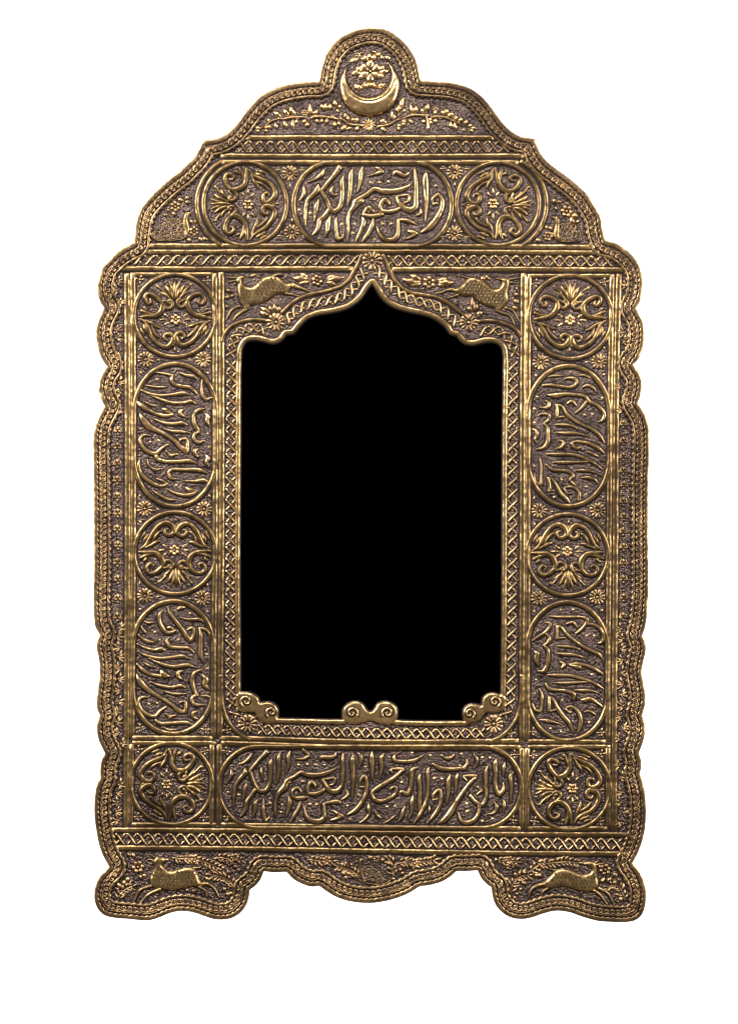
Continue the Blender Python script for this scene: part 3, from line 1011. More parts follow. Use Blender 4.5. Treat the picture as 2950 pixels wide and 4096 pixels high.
cartouche(2097, 2400, 2437, 2971, (170, 195), frame(2020, 2350, 2.722), '''
480 310 10,560 320 28,700 320 26,840 325 26,890 350 36,890 390 34,960 405 30,1030 450 36,1065 530 36,1050 590 34,1000 610 6;
885 380 26,830 450 28,765 500 20;660 395 14,732 380 30,790 440 8;
430 380 10,480 390 34,480 430 36,430 490 30,350 540 24,290 580 16;
440 500 18,480 560 36,450 610 30,400 630 12;420 630 18,460 680 34,465 770 44,450 850 40,410 910 36,350 905 8;
310 690 8,345 720 50,335 790 50,360 850 14;
560 420 28,560 480 32,560 550 32;548 555 22,650 545 12;
555 425 22,600 430 26,650 490 30,740 570 30,840 640 30,940 690 34,1020 730 36,1070 800 8;
550 635 8,640 640 24,740 650 22,820 680 5;545 715 10,640 725 28,760 735 24,900 780 5;
590 800 8,635 840 36,610 880 26;
690 835 8,760 830 30,850 840 30,960 880 36,1060 940 18;700 842 14,760 860 36,820 870 34;
460 950 12,560 955 34,700 960 28,830 990 32,930 1025 26,1000 1060 28,1070 1105 8;
530 1035 10,620 1040 28,760 1035 26,930 1025 12;
435 1040 12,470 1095 40,560 1115 30,680 1130 34,750 1170 36,740 1220 20;
760 1115 8,840 1120 32,920 1120 24,1010 1145 5;
370 1105 12,395 1170 30,395 1260 30,385 1350 28;380 1350 26,320 1330 26,295 1265 14;
475 1195 28,475 1270 36,475 1345 38;470 1350 22,545 1330 10;
475 1197 24,510 1210 26,560 1300 36,620 1390 44,690 1470 40,735 1580 10;
820 1220 12,860 1225 44,920 1210 36,990 1250 30,1060 1300 10;
655 1310 14,710 1295 28,770 1330 34,815 1410 44,815 1500 44,790 1580 18;655 1320 16,700 1360 20,720 1350 6;
855 1355 12,910 1345 26,990 1390 8;375 1440 10,450 1450 36,530 1465 24,610 1490 5''',
'600 245 26,735 240 28,350 470 22,885 525 28,965 525 26,620 1228 24,335 1005 26,940 945 26,492 1535 24,605 1570 24,320 1155 20,910 1465 24', 'lower right upright calligraphy cartouche')

BOT_L = '''370 130 8,345 180 34,300 220 28,230 245 5;
525 115 48,460 180 36,400 250 34,350 312 32;350 308 28,375 390 38,410 470 38,450 510 42,510 505 42,545 440 36,555 330 34,555 230 36,570 185 5;
410 490 32,360 560 34,320 620 38,305 700 36,255 770 20;
305 280 8,300 330 44,240 400 36,205 460 30,190 560 28,185 700 6;
160 290 6,165 345 36,140 400 26,100 450 5;320 430 6,300 490 34,290 560 28,270 620 6;
460 275 8,465 330 28,475 370 20,480 420 5;
660 115 6,640 180 36,640 300 32,630 380 28,615 450 6;755 110 6,735 170 34,735 260 28,710 350 5;
880 90 8,910 120 30,945 155 30;945 155 28,900 185 28,800 190 6;
1040 205 8,1070 175 36,1140 175 40,1200 160 30,1215 115 5;
1225 275 5,1150 320 36,1030 350 44,920 345 46,870 325 36,790 370 34,720 410 40,700 470 62,650 520 44,615 590 30,605 680 26,605 770 6;700 450 44,760 420 8;
1075 395 12,1130 390 24,1200 385 24,1190 440 22,1150 455 12;
1085 400 24,1110 460 40,1160 510 46,1220 515 50,1265 470 36,1280 350 34,1280 220 32,1285 130 10;
935 540 34,930 490 34,970 420 38,1005 460 28,1010 490 10;935 540 30,1020 540 38,1080 510 32,1100 480 8;
770 560 28,780 510 28,830 480 28,865 525 22,870 545 8;770 562 26,820 585 36,890 580 34,940 570 8;
1385 150 8,1380 200 44,1385 320 40,1385 450 34,1375 600 6;
1440 130 10,1465 170 38,1460 230 28,1435 290 6;
1450 470 14,1460 410 28,1500 360 30,1520 420 34,1515 530 36,1470 630 40,1400 710 40,1320 755 12;1450 472 18,1500 470 8;
1320 505 10,1330 555 30,1265 600 8;
1090 640 22,1160 625 32,1250 625 34,1265 655 8;1090 640 24,1095 720 30,1095 780 40,1050 815 48,980 810 46,920 770 36,890 670 8;
1190 710 10,1230 740 36,1284 765 30;1284 765 28,1220 790 30,1150 805 6;
740 570 8,750 625 44,735 700 30,710 780 8;860 615 8,840 680 34,800 750 34,750 830 18;
490 590 6,485 660 30,490 750 34,510 810 28,550 770 6;430 590 6,405 640 38,400 710 32,370 790 6;
1545 640 6,1540 690 40,1545 740 26,1500 800 22,1440 835 5'''
BOT_R = '''95 115 6,90 180 44,95 280 38,95 420 6;215 130 6,185 180 40,190 280 30,165 400 5;
320 145 12,315 200 34,400 215 30,520 205 34,610 150 8;330 142 10,380 120 6;
280 290 12,340 290 28,410 290 28;280 300 24,300 330 12;
405 295 28,340 360 36,250 420 36,150 480 40,95 530 30,110 590 40,180 615 40,260 590 36,330 540 30,330 470 24,280 490 18,275 520 8;
560 270 8,500 300 38,490 400 34,480 480 34,450 540 40,390 520 28,365 530 10;
575 340 8,565 400 36,575 500 34,570 640 34,570 730 22;
665 270 8,650 330 30,655 450 30,640 600 32,600 700 34,560 770 34,510 845 12;
505 560 8,490 630 34,490 720 26,450 810 6;420 665 8,405 720 30,385 780 24,350 825 5;
700 600 12,710 550 26,770 500 28,785 570 32,770 660 34,720 750 36,640 840 12;700 602 16,750 590 8;
880 345 6,860 410 38,860 520 32,840 650 6;955 335 10,940 380 30,935 470 24,930 540 5;
1010 360 14,1080 360 32,1140 360 32;1010 370 18,1045 410 12;
1130 378 28,1070 440 34,1000 530 36,940 620 40,890 710 56,830 790 56,750 845 12;
1045 190 14,1042 250 30,1010 285 38,970 250 18;985 285 28,870 292 36,760 275 40,700 235 12;
790 150 18,830 180 30,890 175 30,915 140 10;1115 140 10,1145 190 28,1145 240 26,1110 295 6;
1340 190 6,1330 230 40,1335 350 34,1335 470 36,1370 545 44,1405 510 36,1410 430 10;
1425 225 8,1415 280 30,1410 370 6;1510 320 6,1485 360 34,1490 480 30,1485 640 5;
1250 265 10,1235 330 32,1235 450 30,1235 580 32,1200 650 40,1130 620 34,1075 555 32;
1150 465 12,1192 510 32;1192 508 30,1140 555 12;
1170 660 28,1160 740 34,1110 810 44,1030 830 44,980 800 34,960 730 8;
1320 620 6,1345 670 36,1320 730 28,1240 745 5;1415 600 6,1420 660 32,1410 735 8;
200 840 5,280 800 20,330 750 8;120 700 6,150 760 30,190 790 8;670 660 6,668 700 22,660 735 5'''
cartouche(866, 2978, 2093, 3321, (165, 171), frame(860, 2960, 2.5123), BOT_L,
          '130 525 28,240 552 32,838 250 32,928 245 32,1010 250 32,1100 250 24,880 415 30,1510 270 26,1438 548 24,1328 660 26,1355 795 22,955 645 34,1022 648 32,550 635 32,672 650 26,660 725 24,860 815 24,425 360 12',
          'long calligraphy cartouche across the foot')
mb = MB()
frb = frame(1450, 2960, 2.5123)
strokes(mb, frb, BOT_R, 0.38, 8.0, 3.5, 5.0, 1.17)
diamonds(mb, frb, '495 130 26,682 155 30,990 140 24,1200 175 28,1278 180 26,395 425 32,718 385 32,793 390 30,1045 640 34,1053 715 34,245 672 30,325 665 26,1200 815 28,1300 790 24,265 170 20,1535 440 14', 0.55)
_c = [q for q in ROOT.children if q.name.startswith('cartouche')][-1]
part('inscription', mb, RG, _c)

# ------------------------------------------------------------------ rosettes
def rosette(x, y, r, n=12):
    mb = MB()
    for i in range(n):
        A = 2 * math.pi * (i + 0.5) / n + random.uniform(-0.04, 0.04)
        P = np.array([(x + r * t * math.cos(A), y + r * t * math.sin(A)) for t in (0.30, 0.5, 0.75, 0.95)])
        w = r * np.array([0.06, 0.12, 0.19, 0.16])
        ribbon(mb, P, w, w, 4.6 * random.uniform(0.9, 1.1), flange=1.6, prof=THIN)
    dome(mb, x, y, r * 0.2, 5.5, 8, flange=1.5)
    return part('rosette', mb, [M_RIM, M_GROOVE])

def trefoil(x, y, s):
    mb = MB()
    for i in range(3):
        A = 2 * math.pi * i / 3 + random.uniform(0, 2)
        dome(mb, x + s * math.cos(A), y + s * math.sin(A), s * 0.62, 4.0, 7, flange=1.8)
    return mb

for x, y in ((1160, 694), (1168, 929), (1818, 689), (1817, 934), (583, 1438), (813, 1439), (580, 2035), (817, 2037), (580, 2384), (810, 2393),
             (2161, 1449), (2394, 1446), (2156, 2044), (2389, 2042), (2154, 2393), (2387, 2389)):
    rosette(x, y, 32)
for x, y, r in ((1104, 1289, 37), (1488, 1043, 40), (1873, 1290, 36), (990, 2896, 38), (1973, 2897, 38)):
    rosette(x, y, r)

def add_dots(x, y, pts, r=5.0):
    for dx, dy in pts:
        dome(mb, x + dx, y + dy, r * random.uniform(0.8, 1.2), 3.8, 7, flange=1.8)
for x, y in ((583, 1438), (813, 1439), (580, 2035), (817, 2037), (580, 2384), (810, 2393), (2161, 1449), (2394, 1446), (2156, 2044), (2389, 2042), (2154, 2393), (2387, 2389)):
    mb = MB()
    s_ = 1 if x in (583, 580, 2161, 2156, 2154) else -1
    for dx, dy, a in ((44 * s_, 2, 0 if s_ > 0 else math.pi), (-20 * s_, 46, HP), (-20 * s_, -46, -HP)):
        leaf(mb, x + dx, y + dy, a, 15, 8, 0.5, 0)
    add_dots(x, y, [(-16 * s_, 52), (-22 * s_, -50)], 4)
    part('corner_sprig', mb, RG)
for x, y in ((1160, 694), (1168, 929), (1818, 689), (1817, 934)):
    v = 1 if y < 800 else -1
    mb = MB()
    leaf(mb, x, y + 38 * v, HP * v, 22, 9, 0.5, 0)
    for dx in (-46, 46):
        leaf(mb, x + dx * 0.8, y - 14 * v, 0 if dx > 0 else math.pi, 24, 8, 0.5, 0)
        add_dots(x, y, [(dx, -22 * v)], 4)
    part('corner_sprig', mb, RG)
for x, y in ((560, 1118), (828, 1122), (2140, 1132), (2415, 1128), (560, 2912), (823, 2918), (2128, 2926), (2402, 2930), (556, 2998), (818, 3005), (2132, 3020), (2402, 3016),
             (552, 3268), (818, 3270), (2138, 3285), (2398, 3286), (908, 3005), (912, 3268), (2058, 3018), (2050, 3280), (910, 2920), (2045, 2934)):
    mb = MB()
    for i in range(4):
        A = i * HP + random.uniform(-0.3, 0.3)
        leaf(mb, x + 6 * math.cos(A), y + 6 * math.sin(A), A, 14, 7, 0.5, 0)
    dome(mb, x, y, 4, 4, 7)
    part('corner_sprig', mb, RG)

# ------------------------------------------------------------------ foliage
def flower(mb, x, y, r, n=6):
    a0 = random.uniform(0, 1)
    for i in range(n):
        A = a0 + 2 * math.pi * i / n
        dome(mb, x + r * 0.62 * math.cos(A), y + r * 0.62 * math.sin(A), r * 0.36, r * 0.3 + 1.2, 8, flange=1.4)
    dome(mb, x, y, r * 0.24, r * 0.3 + 2.2, 7, flange=1.0)

def spray(mb, fr, stem, L, w, pitch, ang=0.75, flowers=(), sw=8, both=True):
    c = catmull(parse(fr, stem)[0], 4.0)
    ww = np.linspace(sw, sw * 0.5, len(c))
    ribbon(mb, c[:, :2], ww / 2, ww / 2, 4.5, flange=2.4, prof=THIN)
    T = tangents(c[:, :2], False)
    s = np.concatenate([[0], np.cumsum(np.hypot(*np.diff(c[:, :2], axis=0).T))])
    u = pitch * 0.5
    side = 1
    while u < s[-1]:
        i = int(np.searchsorted(s, u)); i = min(i, len(c) - 1)
        a = math.atan2(T[i, 1], T[i, 0])
        for sd in ((1, -1) if both else (side,)):
            q = random.uniform(0.8, 1.2)
            A = a + sd * ang * random.uniform(0.8, 1.25)
            leaf(mb, c[i, 0] + 3 * math.cos(A), c[i, 1] + 3 * math.sin(A), A, L * q, w * q, 0.45, 0.14 * sd)
        side = -side
        u += pitch * random.uniform(0.85, 1.15)
    a = math.atan2(T[-1, 1], T[-1, 0])
    leaf(mb, c[-1, 0], c[-1, 1], a, L, w, 0.45, 0.05)
    for x, y, r in flowers:
        q = fr(x, y, r * 1.15)
        flower(mb, q[0], q[1], q[2])

def leaves(mb, fr, txt):
    for q in txt.split(','):
        a = [float(t) for t in q.split()]
        p, e = fr(a[0], a[1]), fr(a[2], a[3], a[4])
        leaf(mb, p[0], p[1], math.atan2(e[1] - p[1], e[0] - p[0]), math.hypot(e[0] - p[0], e[1] - p[1]), e[2] * 1.72, 0.40, random.uniform(-0.12, 0.12))

A1 = frame(700, 280, 2.0413); A2 = frame(1400, 280, 2.0413); T1 = frame(1200, 80, 2.722)
mb = MB()
strokes(mb, A1, '1525 455 20,1470 450 20,1420 440 18,1385 415 18,1350 392 16;1330 400 12,1270 390 20,1210 382 22,1140 382 22,1110 395 16;1110 385 14,1150 370 18;1070 385 12,1010 385 22,940 390 22,880 400 18,840 395 12;830 400 10,790 415 14,740 450 10,690 485 8', 0.4, 5.5, 4)
leaves(mb, A1, '''960 372 938 290 28,935 380 882 318 26,985 372 958 325 20,868 395 798 335 28,850 380 812 345 18,890 412 908 490 26,965 405 968 500 24,1000 400 985 450 18,775 420 752 398 20,810 430 828 490 24,
760 450 785 480 22,740 455 745 485 22,700 470 655 480 18,690 490 665 510 16,730 490 760 505 16,1105 375 1100 270 28,1140 372 1170 320 24,1120 360 1150 340 18,1090 420 1062 470 26,1070 400 1040 440 20,
1150 400 1175 440 22,1200 395 1190 440 20,1240 395 1225 445 24,1215 330 1185 270 26,1235 335 1235 265 26,1255 330 1275 275 24,1320 300 1300 240 26,1330 310 1365 290 24,1320 320 1340 350 18,1290 400 1275 370 18,
1300 415 1290 480 26,1330 420 1350 460 20,1395 400 1380 350 26,1420 420 1400 370 20,1440 425 1465 385 26,1490 430 1475 385 22,1400 450 1345 500 26,1440 465 1390 490 20,1500 460 1470 505 22''')
for x, y, r in ((1060, 350, 30), (1005, 388, 16), (1330, 335, 14), (1290, 385, 20), (1075, 455, 18), (750, 462, 16), (1370, 470, 16)):
    q = A1(x, y, r); flower(mb, *q)
q = A1(1582, 452, 54)
for i in range(12):
    A = 2 * math.pi * i / 12
    leaf(mb, q[0] + 5 * math.cos(A), q[1] + 5 * math.sin(A), A, q[2] * 0.95, 10, 0.5, 0)
dome(mb, q[0], q[1], 5.5, 6.5, 8)
strokes(mb, A2, '225 462 20,280 455 20,330 440 18,370 415 18,400 400 16;440 390 12,490 372 20,550 368 20,600 372 22,640 370 16;620 375 12,632 410 20,630 460 14;660 385 12,720 380 20,790 392 20,850 420 18,900 445 12,950 480 8', 0.4, 5.5, 4)
leaves(mb, A2, '''505 360 490 275 24,525 355 545 285 26,590 355 580 310 20,620 350 648 270 28,600 400 600 440 20,635 430 620 510 22,640 395 665 420 18,680 370 700 320 22,690 395 690 440 26,660 410 665 450 20,
760 365 812 315 28,790 372 850 345 26,740 360 770 330 20,820 420 840 480 26,850 430 865 500 24,880 430 915 380 24,850 405 880 375 20,920 440 960 420 22,940 450 950 400 20,960 460 1000 440 20,930 470 930 510 20,
980 480 1010 505 18,985 470 1040 480 18,400 340 400 280 26,420 330 445 220 26,395 350 375 300 22,430 350 460 320 20,350 420 335 330 26,370 400 350 365 22,300 440 260 390 26,270 445 240 400 22,420 410 460 430 24,
440 420 430 470 24,410 440 380 470 22,480 400 520 440 22,390 460 410 500 20,250 470 300 500 24''')
for x, y, r in ((735, 388, 18), (700, 320, 24), (440, 400, 18), (415, 455, 18), (850, 385, 16), (610, 312, 16), (400, 360, 14), (760, 268, 8), (545, 495, 8)):
    q = A2(x, y, r); flower(mb, *q)
part('pediment_spray', mb, RG)

# crescent and the flower it holds
mb = MB()
c1 = T1(755, 725, 326); c2 = T1(744, 598, 246)
def csdf(X, Y):
    return np.minimum(c1[2] - np.hypot(X - c1[0], Y - c1[1]), np.hypot(X - c2[0], Y - c2[1]) - c2[2])
def chgt(X, Y, D):
    t = np.minimum(D / 17.0, 1.0)
    return 19 * np.sqrt(np.maximum(0, 1 - (1 - t) ** 2)) - 3.0 * np.exp(-((np.hypot(X - c2[0], Y - c2[1]) - c2[2] - 17) / 5.0) ** 2) * (D > 8)
emboss(mb, (c1[0] - c1[2], c1[1] - c1[2], c1[0] + c1[2], c1[1] + c1[2]), csdf, chgt, 2.2, 4.5)
part('crescent', mb, [M_BRASS, M_GROOVE], ROOT, 'raised polished crescent moon at the crown')
mb = MB()
for i in range(6):
    x, y, r = T1(762, 558, 92)
    A = math.pi / 6 + HP * 0 + i * math.pi / 3
    P = np.array([(x + r * t * math.cos(A), y + r * t * math.sin(A)) for t in (0.25, 0.55, 0.85, 1.15)])
    w = np.array([3, 11, 16, 11.0])
    ribbon(mb, P, w, w, 6.0, flange=2.5, prof=THIN)
x, y, r = T1(762, 558, 16)
dome(mb, x, y, r, 7, 8, flange=1.5)
leaves(mb, T1, '''670 560 600 520 35,680 545 640 500 32,660 580 550 590 40,680 590 630 640 35,860 555 925 490 35,860 570 970 555 40,860 585 925 615 35,850 545 890 500 29,762 440 762 350 40,740 450 690 380 37,785 445 815 370 37,
730 425 650 420 29,640 410 540 460 35,620 400 600 380 27,880 380 920 430 35,920 400 985 440 35,840 400 850 350 27,762 680 735 740 35,765 680 800 735 37,740 690 690 740 35,790 690 830 740 32,680 740 590 710 40,840 730 930 700 35''')
dome(mb, *T1(605, 715, 24)[:2], 8, 5, 8, flange=1.5)
strokes(mb, T1, '535 465 10,580 418 26,640 398 34,690 420 30,725 448 12;985 445 10,950 415 26,900 400 30,862 352 12;590 735 8,640 738 24,680 712 30,705 675 12;925 690 8,880 735 22,835 722 28,805 680 12;660 400 10,640 370 22,690 355 10;842 395 10,820 350 22,780 340 8', 0.36, 6.0, 3.5, 3.0)
part('crown_flower', mb, RG)

# ------------------------------------------------------------------ running deer
def deer(fr, poly, legs, ticks, label):
    mb = MB()
    P = [q[:2] for q in parse(fr, poly)[0]]
    poly_emboss(mb, P, 9.0, 15, 2.6, 4.0)
    strokes(mb, fr, legs, 0.5, 6.5, 3.0, 4.5, 1.6)
    Q = catmull(P, 6, True)
    xs = np.arange(Q[:, 0].min(), Q[:, 0].max(), 15.0); ys = np.arange(Q[:, 1].min(), Q[:, 1].max(), 12.5)
    X, Y = np.meshgrid(xs, ys)
    X = X + (np.arange(len(ys)) % 2)[:, None] * 7.5
    D, ins = seg_dist(X, Y, Q)
    for x, y in zip(X[ins & (D > 9)], Y[ins & (D > 9)]):
        x += random.uniform(-1.5, 1.5); y += random.uniform(-1.5, 1.5)
        A = ticks + random.uniform(-0.3, 0.3)
        t = np.linspace(-1, 1, 5)
        R = np.stack([x + 5.0 * t * math.cos(A), y + 5.0 * t * math.sin(A) - 1.5 * t * t], 1)
        w = np.array([0.6, 1.5, 1.9, 1.5, 0.6])
        ribbon(mb, R, w, w, 2.6, flange=2.8, prof=THIN, z0=10.2, cap=False)
    return part('deer', mb, [M_DEER, M_GROOVE], ROOT, label)

deer(f1, '215 330,240 308,285 304,290 320,266 350,272 385,310 412,362 416,420 372,480 322,560 306,620 316,660 345,705 380,782 386,745 425,715 465,690 483,620 482,560 520,480 568,400 590,345 602,330 635,292 642,278 610,245 560,228 490,222 420,225 390,205 355',
     '560 312 12,620 292 16,685 292 4;118 318 4,170 325 11,222 322 14;122 366 4,170 358 10,212 350 12;765 395 30,830 420 20,900 445 15,960 465 8;700 478 14,760 488 13,850 512 6;245 600 18,170 640 15,130 700 12,105 745 6;306 635 24,240 680 18,205 710 14,178 752 8', 1.2,
     'upper left running deer looking back')
deer(f2, '1472 335,1430 326,1395 333,1402 380,1380 420,1350 438,1290 420,1230 370,1170 335,1080 326,1030 370,990 410,940 430,900 440,940 472,1000 502,1060 505,1110 505,1150 550,1220 590,1290 615,1330 625,1342 660,1378 650,1390 635,1430 600,1465 540,1457 480,1470 420,1477 370',
     '930 442 26,860 445 16,800 470 13,745 478 6;970 490 12,900 515 9,855 522 5;1345 645 20,1400 670 16,1470 695 13,1530 795 6;1435 618 16,1500 645 13,1570 755 6;1465 342 14,1520 332 9,1578 325 4;1485 370 16,1560 378 5;1080 330 10,1010 310 8,975 298 4;1400 345 12,1370 335 8,1335 330 4', 1.9,
     'upper right running deer looking back')
deer(frame(360, 3200, 1.8144), '470 425,490 410,512 420,576 432,542 452,522 470,545 500,580 518,640 505,710 490,748 498,782 545,802 590,862 602,800 627,740 626,660 640,590 656,530 646,490 642,462 632,440 612,435 570,450 530,468 480,455 450',
     '433 393 4,452 404 9,474 418 10;416 434 4,440 432 8,462 440 10;445 622 13,362 655 12,330 710 9,303 768 6;512 645 16,420 690 12,385 725 10,353 768 7;850 605 16,900 638 11,925 680 9,942 712 6;792 630 12,838 660 9,850 702 6;750 492 9,790 490 7,812 480 3', 1.75,
     'deer running on the lower left foot')
deer(frame(1760, 3200, 1.8144), '1085 447,1125 455,1132 520,1142 570,1146 620,1120 650,1080 666,1030 660,960 645,900 625,840 630,780 640,740 622,700 615,760 590,800 550,850 508,920 506,980 528,1040 545,1085 530,1102 500,1080 482,1034 462',
     '1112 655 14,1160 690 11,1190 730 9,1215 766 6;1148 638 14,1215 680 11,1240 720 10,1262 768 6;724 615 18,670 640 13,642 690 10,646 714 7;780 640 12,740 668 9,734 694 6;1118 458 9,1150 440 5;1130 470 9,1180 458 4;850 512 8,810 505 6,790 500 3', 1.35,
     'deer running on the lower right foot')

# ------------------------------------------------------------------ birds
def bird(fr, body, neck, beak, scales, label):
    mb = MB()
    P = [q[:2] for q in parse(fr, body)[0]]
    poly_emboss(mb, P, 3.6, 8, 2.4, 4.0)
    mb.m = [2 if q == 0 else q for q in mb.m]
    o_ = catmull(P, 6, True)
    ribbon(mb, o_, 2.6, 2.6, 6.5, closed=True, flange=3.5, prof=THIN)
    strokes(mb, fr, neck + ';' + beak, 0.35, 6.5, 3.0, 2.5)
    for x, y, r in parse(fr, scales)[0]:
        ribbon(mb, circle(x, y, r * 0.85, n=14), 1.9, 1.9, 3.4, closed=True, flange=1.8, prof=THIN, z0=3.6)
    return part('bird', mb, [M_BAR, M_GROOVE, M_GROUND], ROOT, label)

bird(frame(540, 620, 5.443), '360 1740,450 1660,560 1560,680 1440,850 1390,1000 1410,1090 1500,1135 1640,1100 1780,950 1850,700 1850,420 1840',
     '1150 1250 50,1130 1300 95,1100 1400 105,1110 1520 130,1130 1640 120,1085 1780 50', '1170 1270 50,1230 1265 26,1300 1258 8',
     '650 1530 52,770 1550 52,880 1545 54,1030 1540 54,720 1440 44,840 1430 46,950 1440 44,610 1650 46,740 1690 60,960 1650 50,890 1720 54,1000 1760 52,610 1740 48,730 1790 52,850 1820 50,1060 1640 50,470 1720 50,460 1800 40', 'left peacock with scaled feathers')
bird(frame(2100, 620, 4.803), '560 1420,640 1350,700 1330,880 1320,1000 1390,1045 1500,1070 1640,900 1660,700 1660,600 1620,555 1540',
     '590 1190 60,610 1240 90,615 1320 85,605 1420 105,600 1520 100,640 1620 50', '570 1200 36,510 1190 20,450 1160 6',
     '740 1400 46,830 1380 46,920 1380 46,980 1450 50,760 1490 52,860 1470 48,940 1520 48,720 1600 54,830 1590 44,920 1560 44,1010 1550 44,650 1550 46,640 1450 40', 'right peacock with scaled feathers')
bird(frame(1050, 3300, 1.8144), '690 360,720 320,760 300,810 305,860 335,930 392,900 418,810 430,730 412,695 390',
     '712 250 22,706 290 22,708 330 28,722 370 26', '715 246 14,735 256 8,745 268 4',
     '745 340 14,775 330 14,805 345 15,760 370 14,790 380 15,825 375 15,850 360 13,870 390 14,740 395 12,830 405 12', 'small bird in the foliage of the apron')

# ------------------------------------------------------------------ flower columns on both sides
def tulip(x, y, s=1.0, lean=0.0):
    mb = MB()
    dome(mb, x, y - 26 * s, 4.6 * s, 4.2, 8, flange=1.8)
    leaf(mb, x, y + 8 * s, -HP, 26 * s, 13 * s, 0.5, 0)
    for sd in (-1, 1):
        strokes(mb, ID, f'{x + 2*sd} {y - 12*s} 3,{x + 10*sd*s} {y - 7*s} 8,{x + 13*sd*s} {y + 4*s} 8,{x + 20*sd*s} {y + 10*s} 3', 0.5, 4.6, 3, 2.0)
        leaf(mb, x + 3 * sd, y + 2, math.radians(90 - 55 * sd), 16 * s, 8 * s, 0.5, 0.1 * sd)
    leaf(mb, x, y + 12 * s, HP, 14 * s, 11 * s, 0.5, 0)
    return part('tulip', mb, [M_RIM, M_GROOVE])

for y in (1718, 1784, 1850, 1916, 1982, 2048, 2112, 2178, 2246, 2314, 2390, 2464):
    tulip(471 + random.uniform(-2, 2), y, 1.0)
for y in (1692, 1760, 1822, 1880, 1936, 2002, 2062, 2122, 2184, 2248, 2312, 2386, 2462):
    tulip(2492 + random.uniform(-2, 2), y, 0.95)

def side_sprig(x, y, d, n=4):
    mb = MB()
    for i in range(n):
        A = math.radians(-90 + d * (20 + 38 * i)) + random.uniform(-0.2, 0.2)
        leaf(mb, x + 4 * math.cos(A), y + 4 * math.sin(A), A, random.uniform(20, 30), random.uniform(8, 12), 0.5, 0.12 * d)
    dome(mb, x, y, 5, 5, 7, flange=1.5)
    return part('leaf_sprig', mb, [M_RIM, M_GROOVE])

for x, y, d in ((468, 1125, 1), (472, 1160, -1), (478, 1212, 1), (462, 1318, 1), (468, 1352, 1), (485, 1428, -1), (476, 1530, 1), (484, 1572, -1), (472, 1640, 1),
                (478, 2512, 1), (468, 2545, 1), (482, 2590, -1), (474, 2628, 1), (480, 2672, -1), (476, 2716, 1), (482, 2762, -1), (474, 2806, 1), (478, 2850, -1), (466, 2888, 1),
                (478, 2930, -1), (485, 2975, 1), (476, 3140, 1), (468, 3172, 1), (474, 3210, -1), (466, 3246, 1), (474, 3282, -1)):
    side_sprig(x, y, d)
for x, y, d in ((2502, 1140, -1), (2492, 1330, -1), (2488, 1362, 1), (2482, 1545, -1), (2490, 1590, 1), (2488, 1640, -1),
                (2484, 2516, -1), (2492, 2555, -1), (2480, 2596, 1), (2488, 2640, -1), (2482, 2690, 1), (2490, 2736, -1), (2482, 2780, 1), (2490, 2824, -1), (2482, 2868, -1),
                (2488, 2912, 1), (2480, 2952, -1), (2476, 3060, -1), (2480, 3110, 1), (2488, 3170, -1), (2482, 3210, -1), (2490, 3250, 1), (2484, 3292, -1)):
    side_sprig(x, y, d)

# sprays around the deer and birds
mb = MB()
B1 = frame(360, 3200, 1.8144); B3 = frame(1760, 3200, 1.8144); B2 = frame(1050, 3300, 1.8144)
flower(mb, *B1(350, 485, 52)); spray(mb, B1, '205 735 8,220 690 8,260 650 6,310 625 5', 26, 11, 16)
leaves(mb, B1, '300 410 270 385 18,330 420 310 380 18,380 540 410 560 18,365 540 370 575 16,255 590 290 560 22,270 610 310 620 20,250 620 240 580 20,230 640 200 600 20,210 640 190 650 16,240 690 215 670 18')
part('foliage', mb, [M_RIM, M_GROOVE])
mb = MB()
spray(mb, B1, '600 420 6,660 428 6,740 430 8,800 445 8,880 470 7,920 490 5', 24, 11, 17, flowers=((765, 425, 34), (690, 420, 22)))
spray(mb, B1, '1040 655 9,1025 610 8,985 575 7,930 555 6,880 545 5', 26, 12, 16)
spray(mb, B1, '905 425 5,950 420 6,1010 430 6,1070 425 6,1100 440 5', 24, 11, 17, flowers=((1050, 418, 32), (1010, 455, 24)))
leaves(mb, B1, '990 670 1020 690 20,985 660 970 630 20,1010 690 1040 670 18,720 665 690 650 18,740 670 770 655 20,730 680 700 700 16,1040 480 1080 500 20,1000 500 1015 545 24,1060 520 1090 490 20,950 500 980 480 20,840 560 870 590 18')
part('foliage', mb, [M_RIM, M_GROOVE])
mb = MB()
flower(mb, *B3(1195, 505, 50)); spray(mb, B3, '1340 735 8,1320 680 8,1290 630 7,1240 620 6,1210 640 5', 28, 13, 16)
leaves(mb, B3, '1150 470 1170 500 16,1250 530 1290 560 22,1240 560 1200 600 22,1260 580 1260 620 20,1280 570 1310 600 20,1180 570 1160 600 20,1190 590 1180 560 18,1300 700 1320 740 18,1330 590 1350 560 18')
part('foliage', mb, [M_RIM, M_GROOVE])
mb = MB()
spray(mb, B3, '400 430 5,440 440 6,500 445 6,560 450 5', 22, 11, 17, flowers=((500, 435, 30), (505, 480, 30)))
spray(mb, B3, '640 530 6,690 490 7,740 465 7,800 460 6,900 450 6,1000 455 4', 24, 11, 18, flowers=((735, 460, 30),))
spray(mb, B3, '510 680 8,520 630 8,545 590 7,580 560 6,640 545 5', 26, 12, 16)
leaves(mb, B3, '560 560 540 520 24,590 590 630 610 22,570 640 590 660 20,550 670 570 690 18,530 700 545 720 18,700 540 740 560 22,710 560 690 530 20,600 540 620 510 20,480 560 500 590 18,690 730 680 740 14')
part('foliage', mb, [M_RIM, M_GROOVE])
mb = MB()
spray(mb, B2, '330 250 5,390 260 6,450 265 7,510 260 5', 24, 11, 16, flowers=((465, 255, 34),))
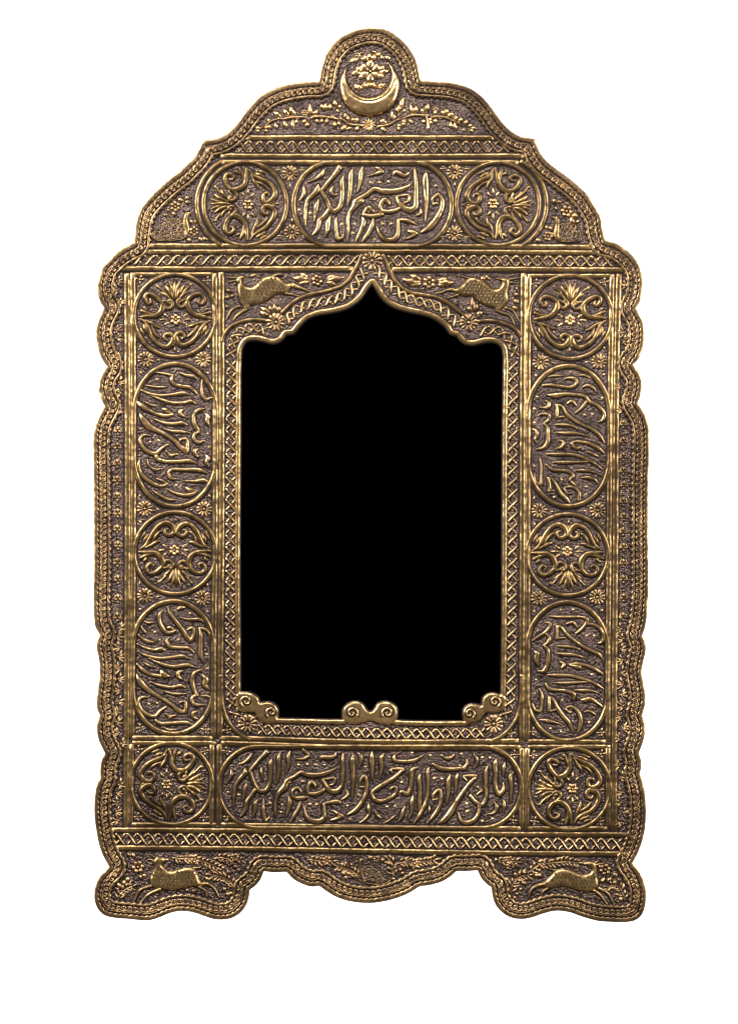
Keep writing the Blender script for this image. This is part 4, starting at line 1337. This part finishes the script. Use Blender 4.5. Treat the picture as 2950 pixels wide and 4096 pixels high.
spray(mb, B2, '690 385 7,665 350 7,625 325 6,575 310 6,540 300 5', 24, 11, 15)
spray(mb, B2, '950 370 7,940 330 7,945 290 6,910 250 5', 22, 11, 15)
spray(mb, B2, '980 280 6,1040 270 7,1120 275 7,1190 265 6,1250 250 4', 24, 11, 16, flowers=((1125, 285, 30), (1050, 270, 24)))
leaves(mb, B2, '600 260 615 290 22,640 300 650 270 22,570 340 600 370 20,590 380 620 390 18,760 240 800 225 20,830 250 850 220 22,850 260 890 245 20,980 330 1010 310 20,1000 360 1030 340 18,960 400 940 380 16,1080 320 1110 310 18')
flower(mb, *B2(825, 248, 26))
part('foliage', mb, [M_RIM, M_GROOVE])
mb = MB()
flower(mb, *f1(1010, 350, 64), 6)
leaves(mb, f1, '925 325 835 282 34,920 335 760 325 44,925 355 825 372 30,1100 345 1190 295 34,1105 350 1280 318 40,1100 370 1200 395 34,380 320 350 290 30,390 310 400 280 22,420 320 440 300 20')
leaves(mb, f1, '570 670 540 590 34,590 670 580 570 34,610 670 650 600 30,550 680 440 610 36,540 690 440 650 34,520 690 470 680 22,110 470 140 420 36,105 540 140 490 30,100 620 130 590 26,150 520 190 490 20')
part('foliage', mb, [M_RIM, M_GROOVE])
mb = MB()
flower(mb, *f2(682, 372, 74), 6)
leaves(mb, f2, '600 350 490 295 38,595 365 412 330 46,600 385 495 405 34,760 345 860 320 36,765 365 940 370 46,760 390 840 400 30,1240 350 1190 310 30,1250 345 1250 290 30,1260 345 1290 320 20')
leaves(mb, f2, '1095 660 1060 600 36,1110 660 1105 510 34,1120 660 1170 580 38,1140 690 1220 660 36,1150 700 1190 695 20,1520 470 1570 500 36,1530 440 1560 430 26,1510 540 1570 580 34,1500 600 1560 640 30,1540 560 1570 540 24')
part('foliage', mb, [M_RIM, M_GROOVE])
mb = MB()
Q1 = frame(540, 620, 5.443); Q2 = frame(2100, 620, 4.803)
flower(mb, *Q1(880, 1120, 130)); flower(mb, *Q1(1290, 1660, 120))
leaves(mb, Q1, '1060 990 920 950 70,1080 980 1200 890 70,1080 1010 1230 1030 70,870 1230 850 1340 80,760 1180 690 1210 60,720 1300 610 1330 50,1200 1400 1290 1490 60,1300 1490 1350 1420 60,1220 1810 1110 1870 70,1390 1780 1480 1880 60,1480 1800 1600 1840 50,1320 1780 1340 1830 50')
flower(mb, *Q2(790, 1080, 130)); flower(mb, *Q2(430, 1560, 110))
leaves(mb, Q2, '600 920 510 840 70,650 930 660 860 70,620 1010 540 1020 60,780 950 800 900 60,880 1160 1020 1160 80,860 1190 960 1330 80,980 1250 1040 1290 60,420 1430 370 1350 60,450 1430 520 1370 60,300 1640 180 1660 60,520 1560 540 1480 50')
part('foliage', mb, [M_RIM, M_GROOVE])
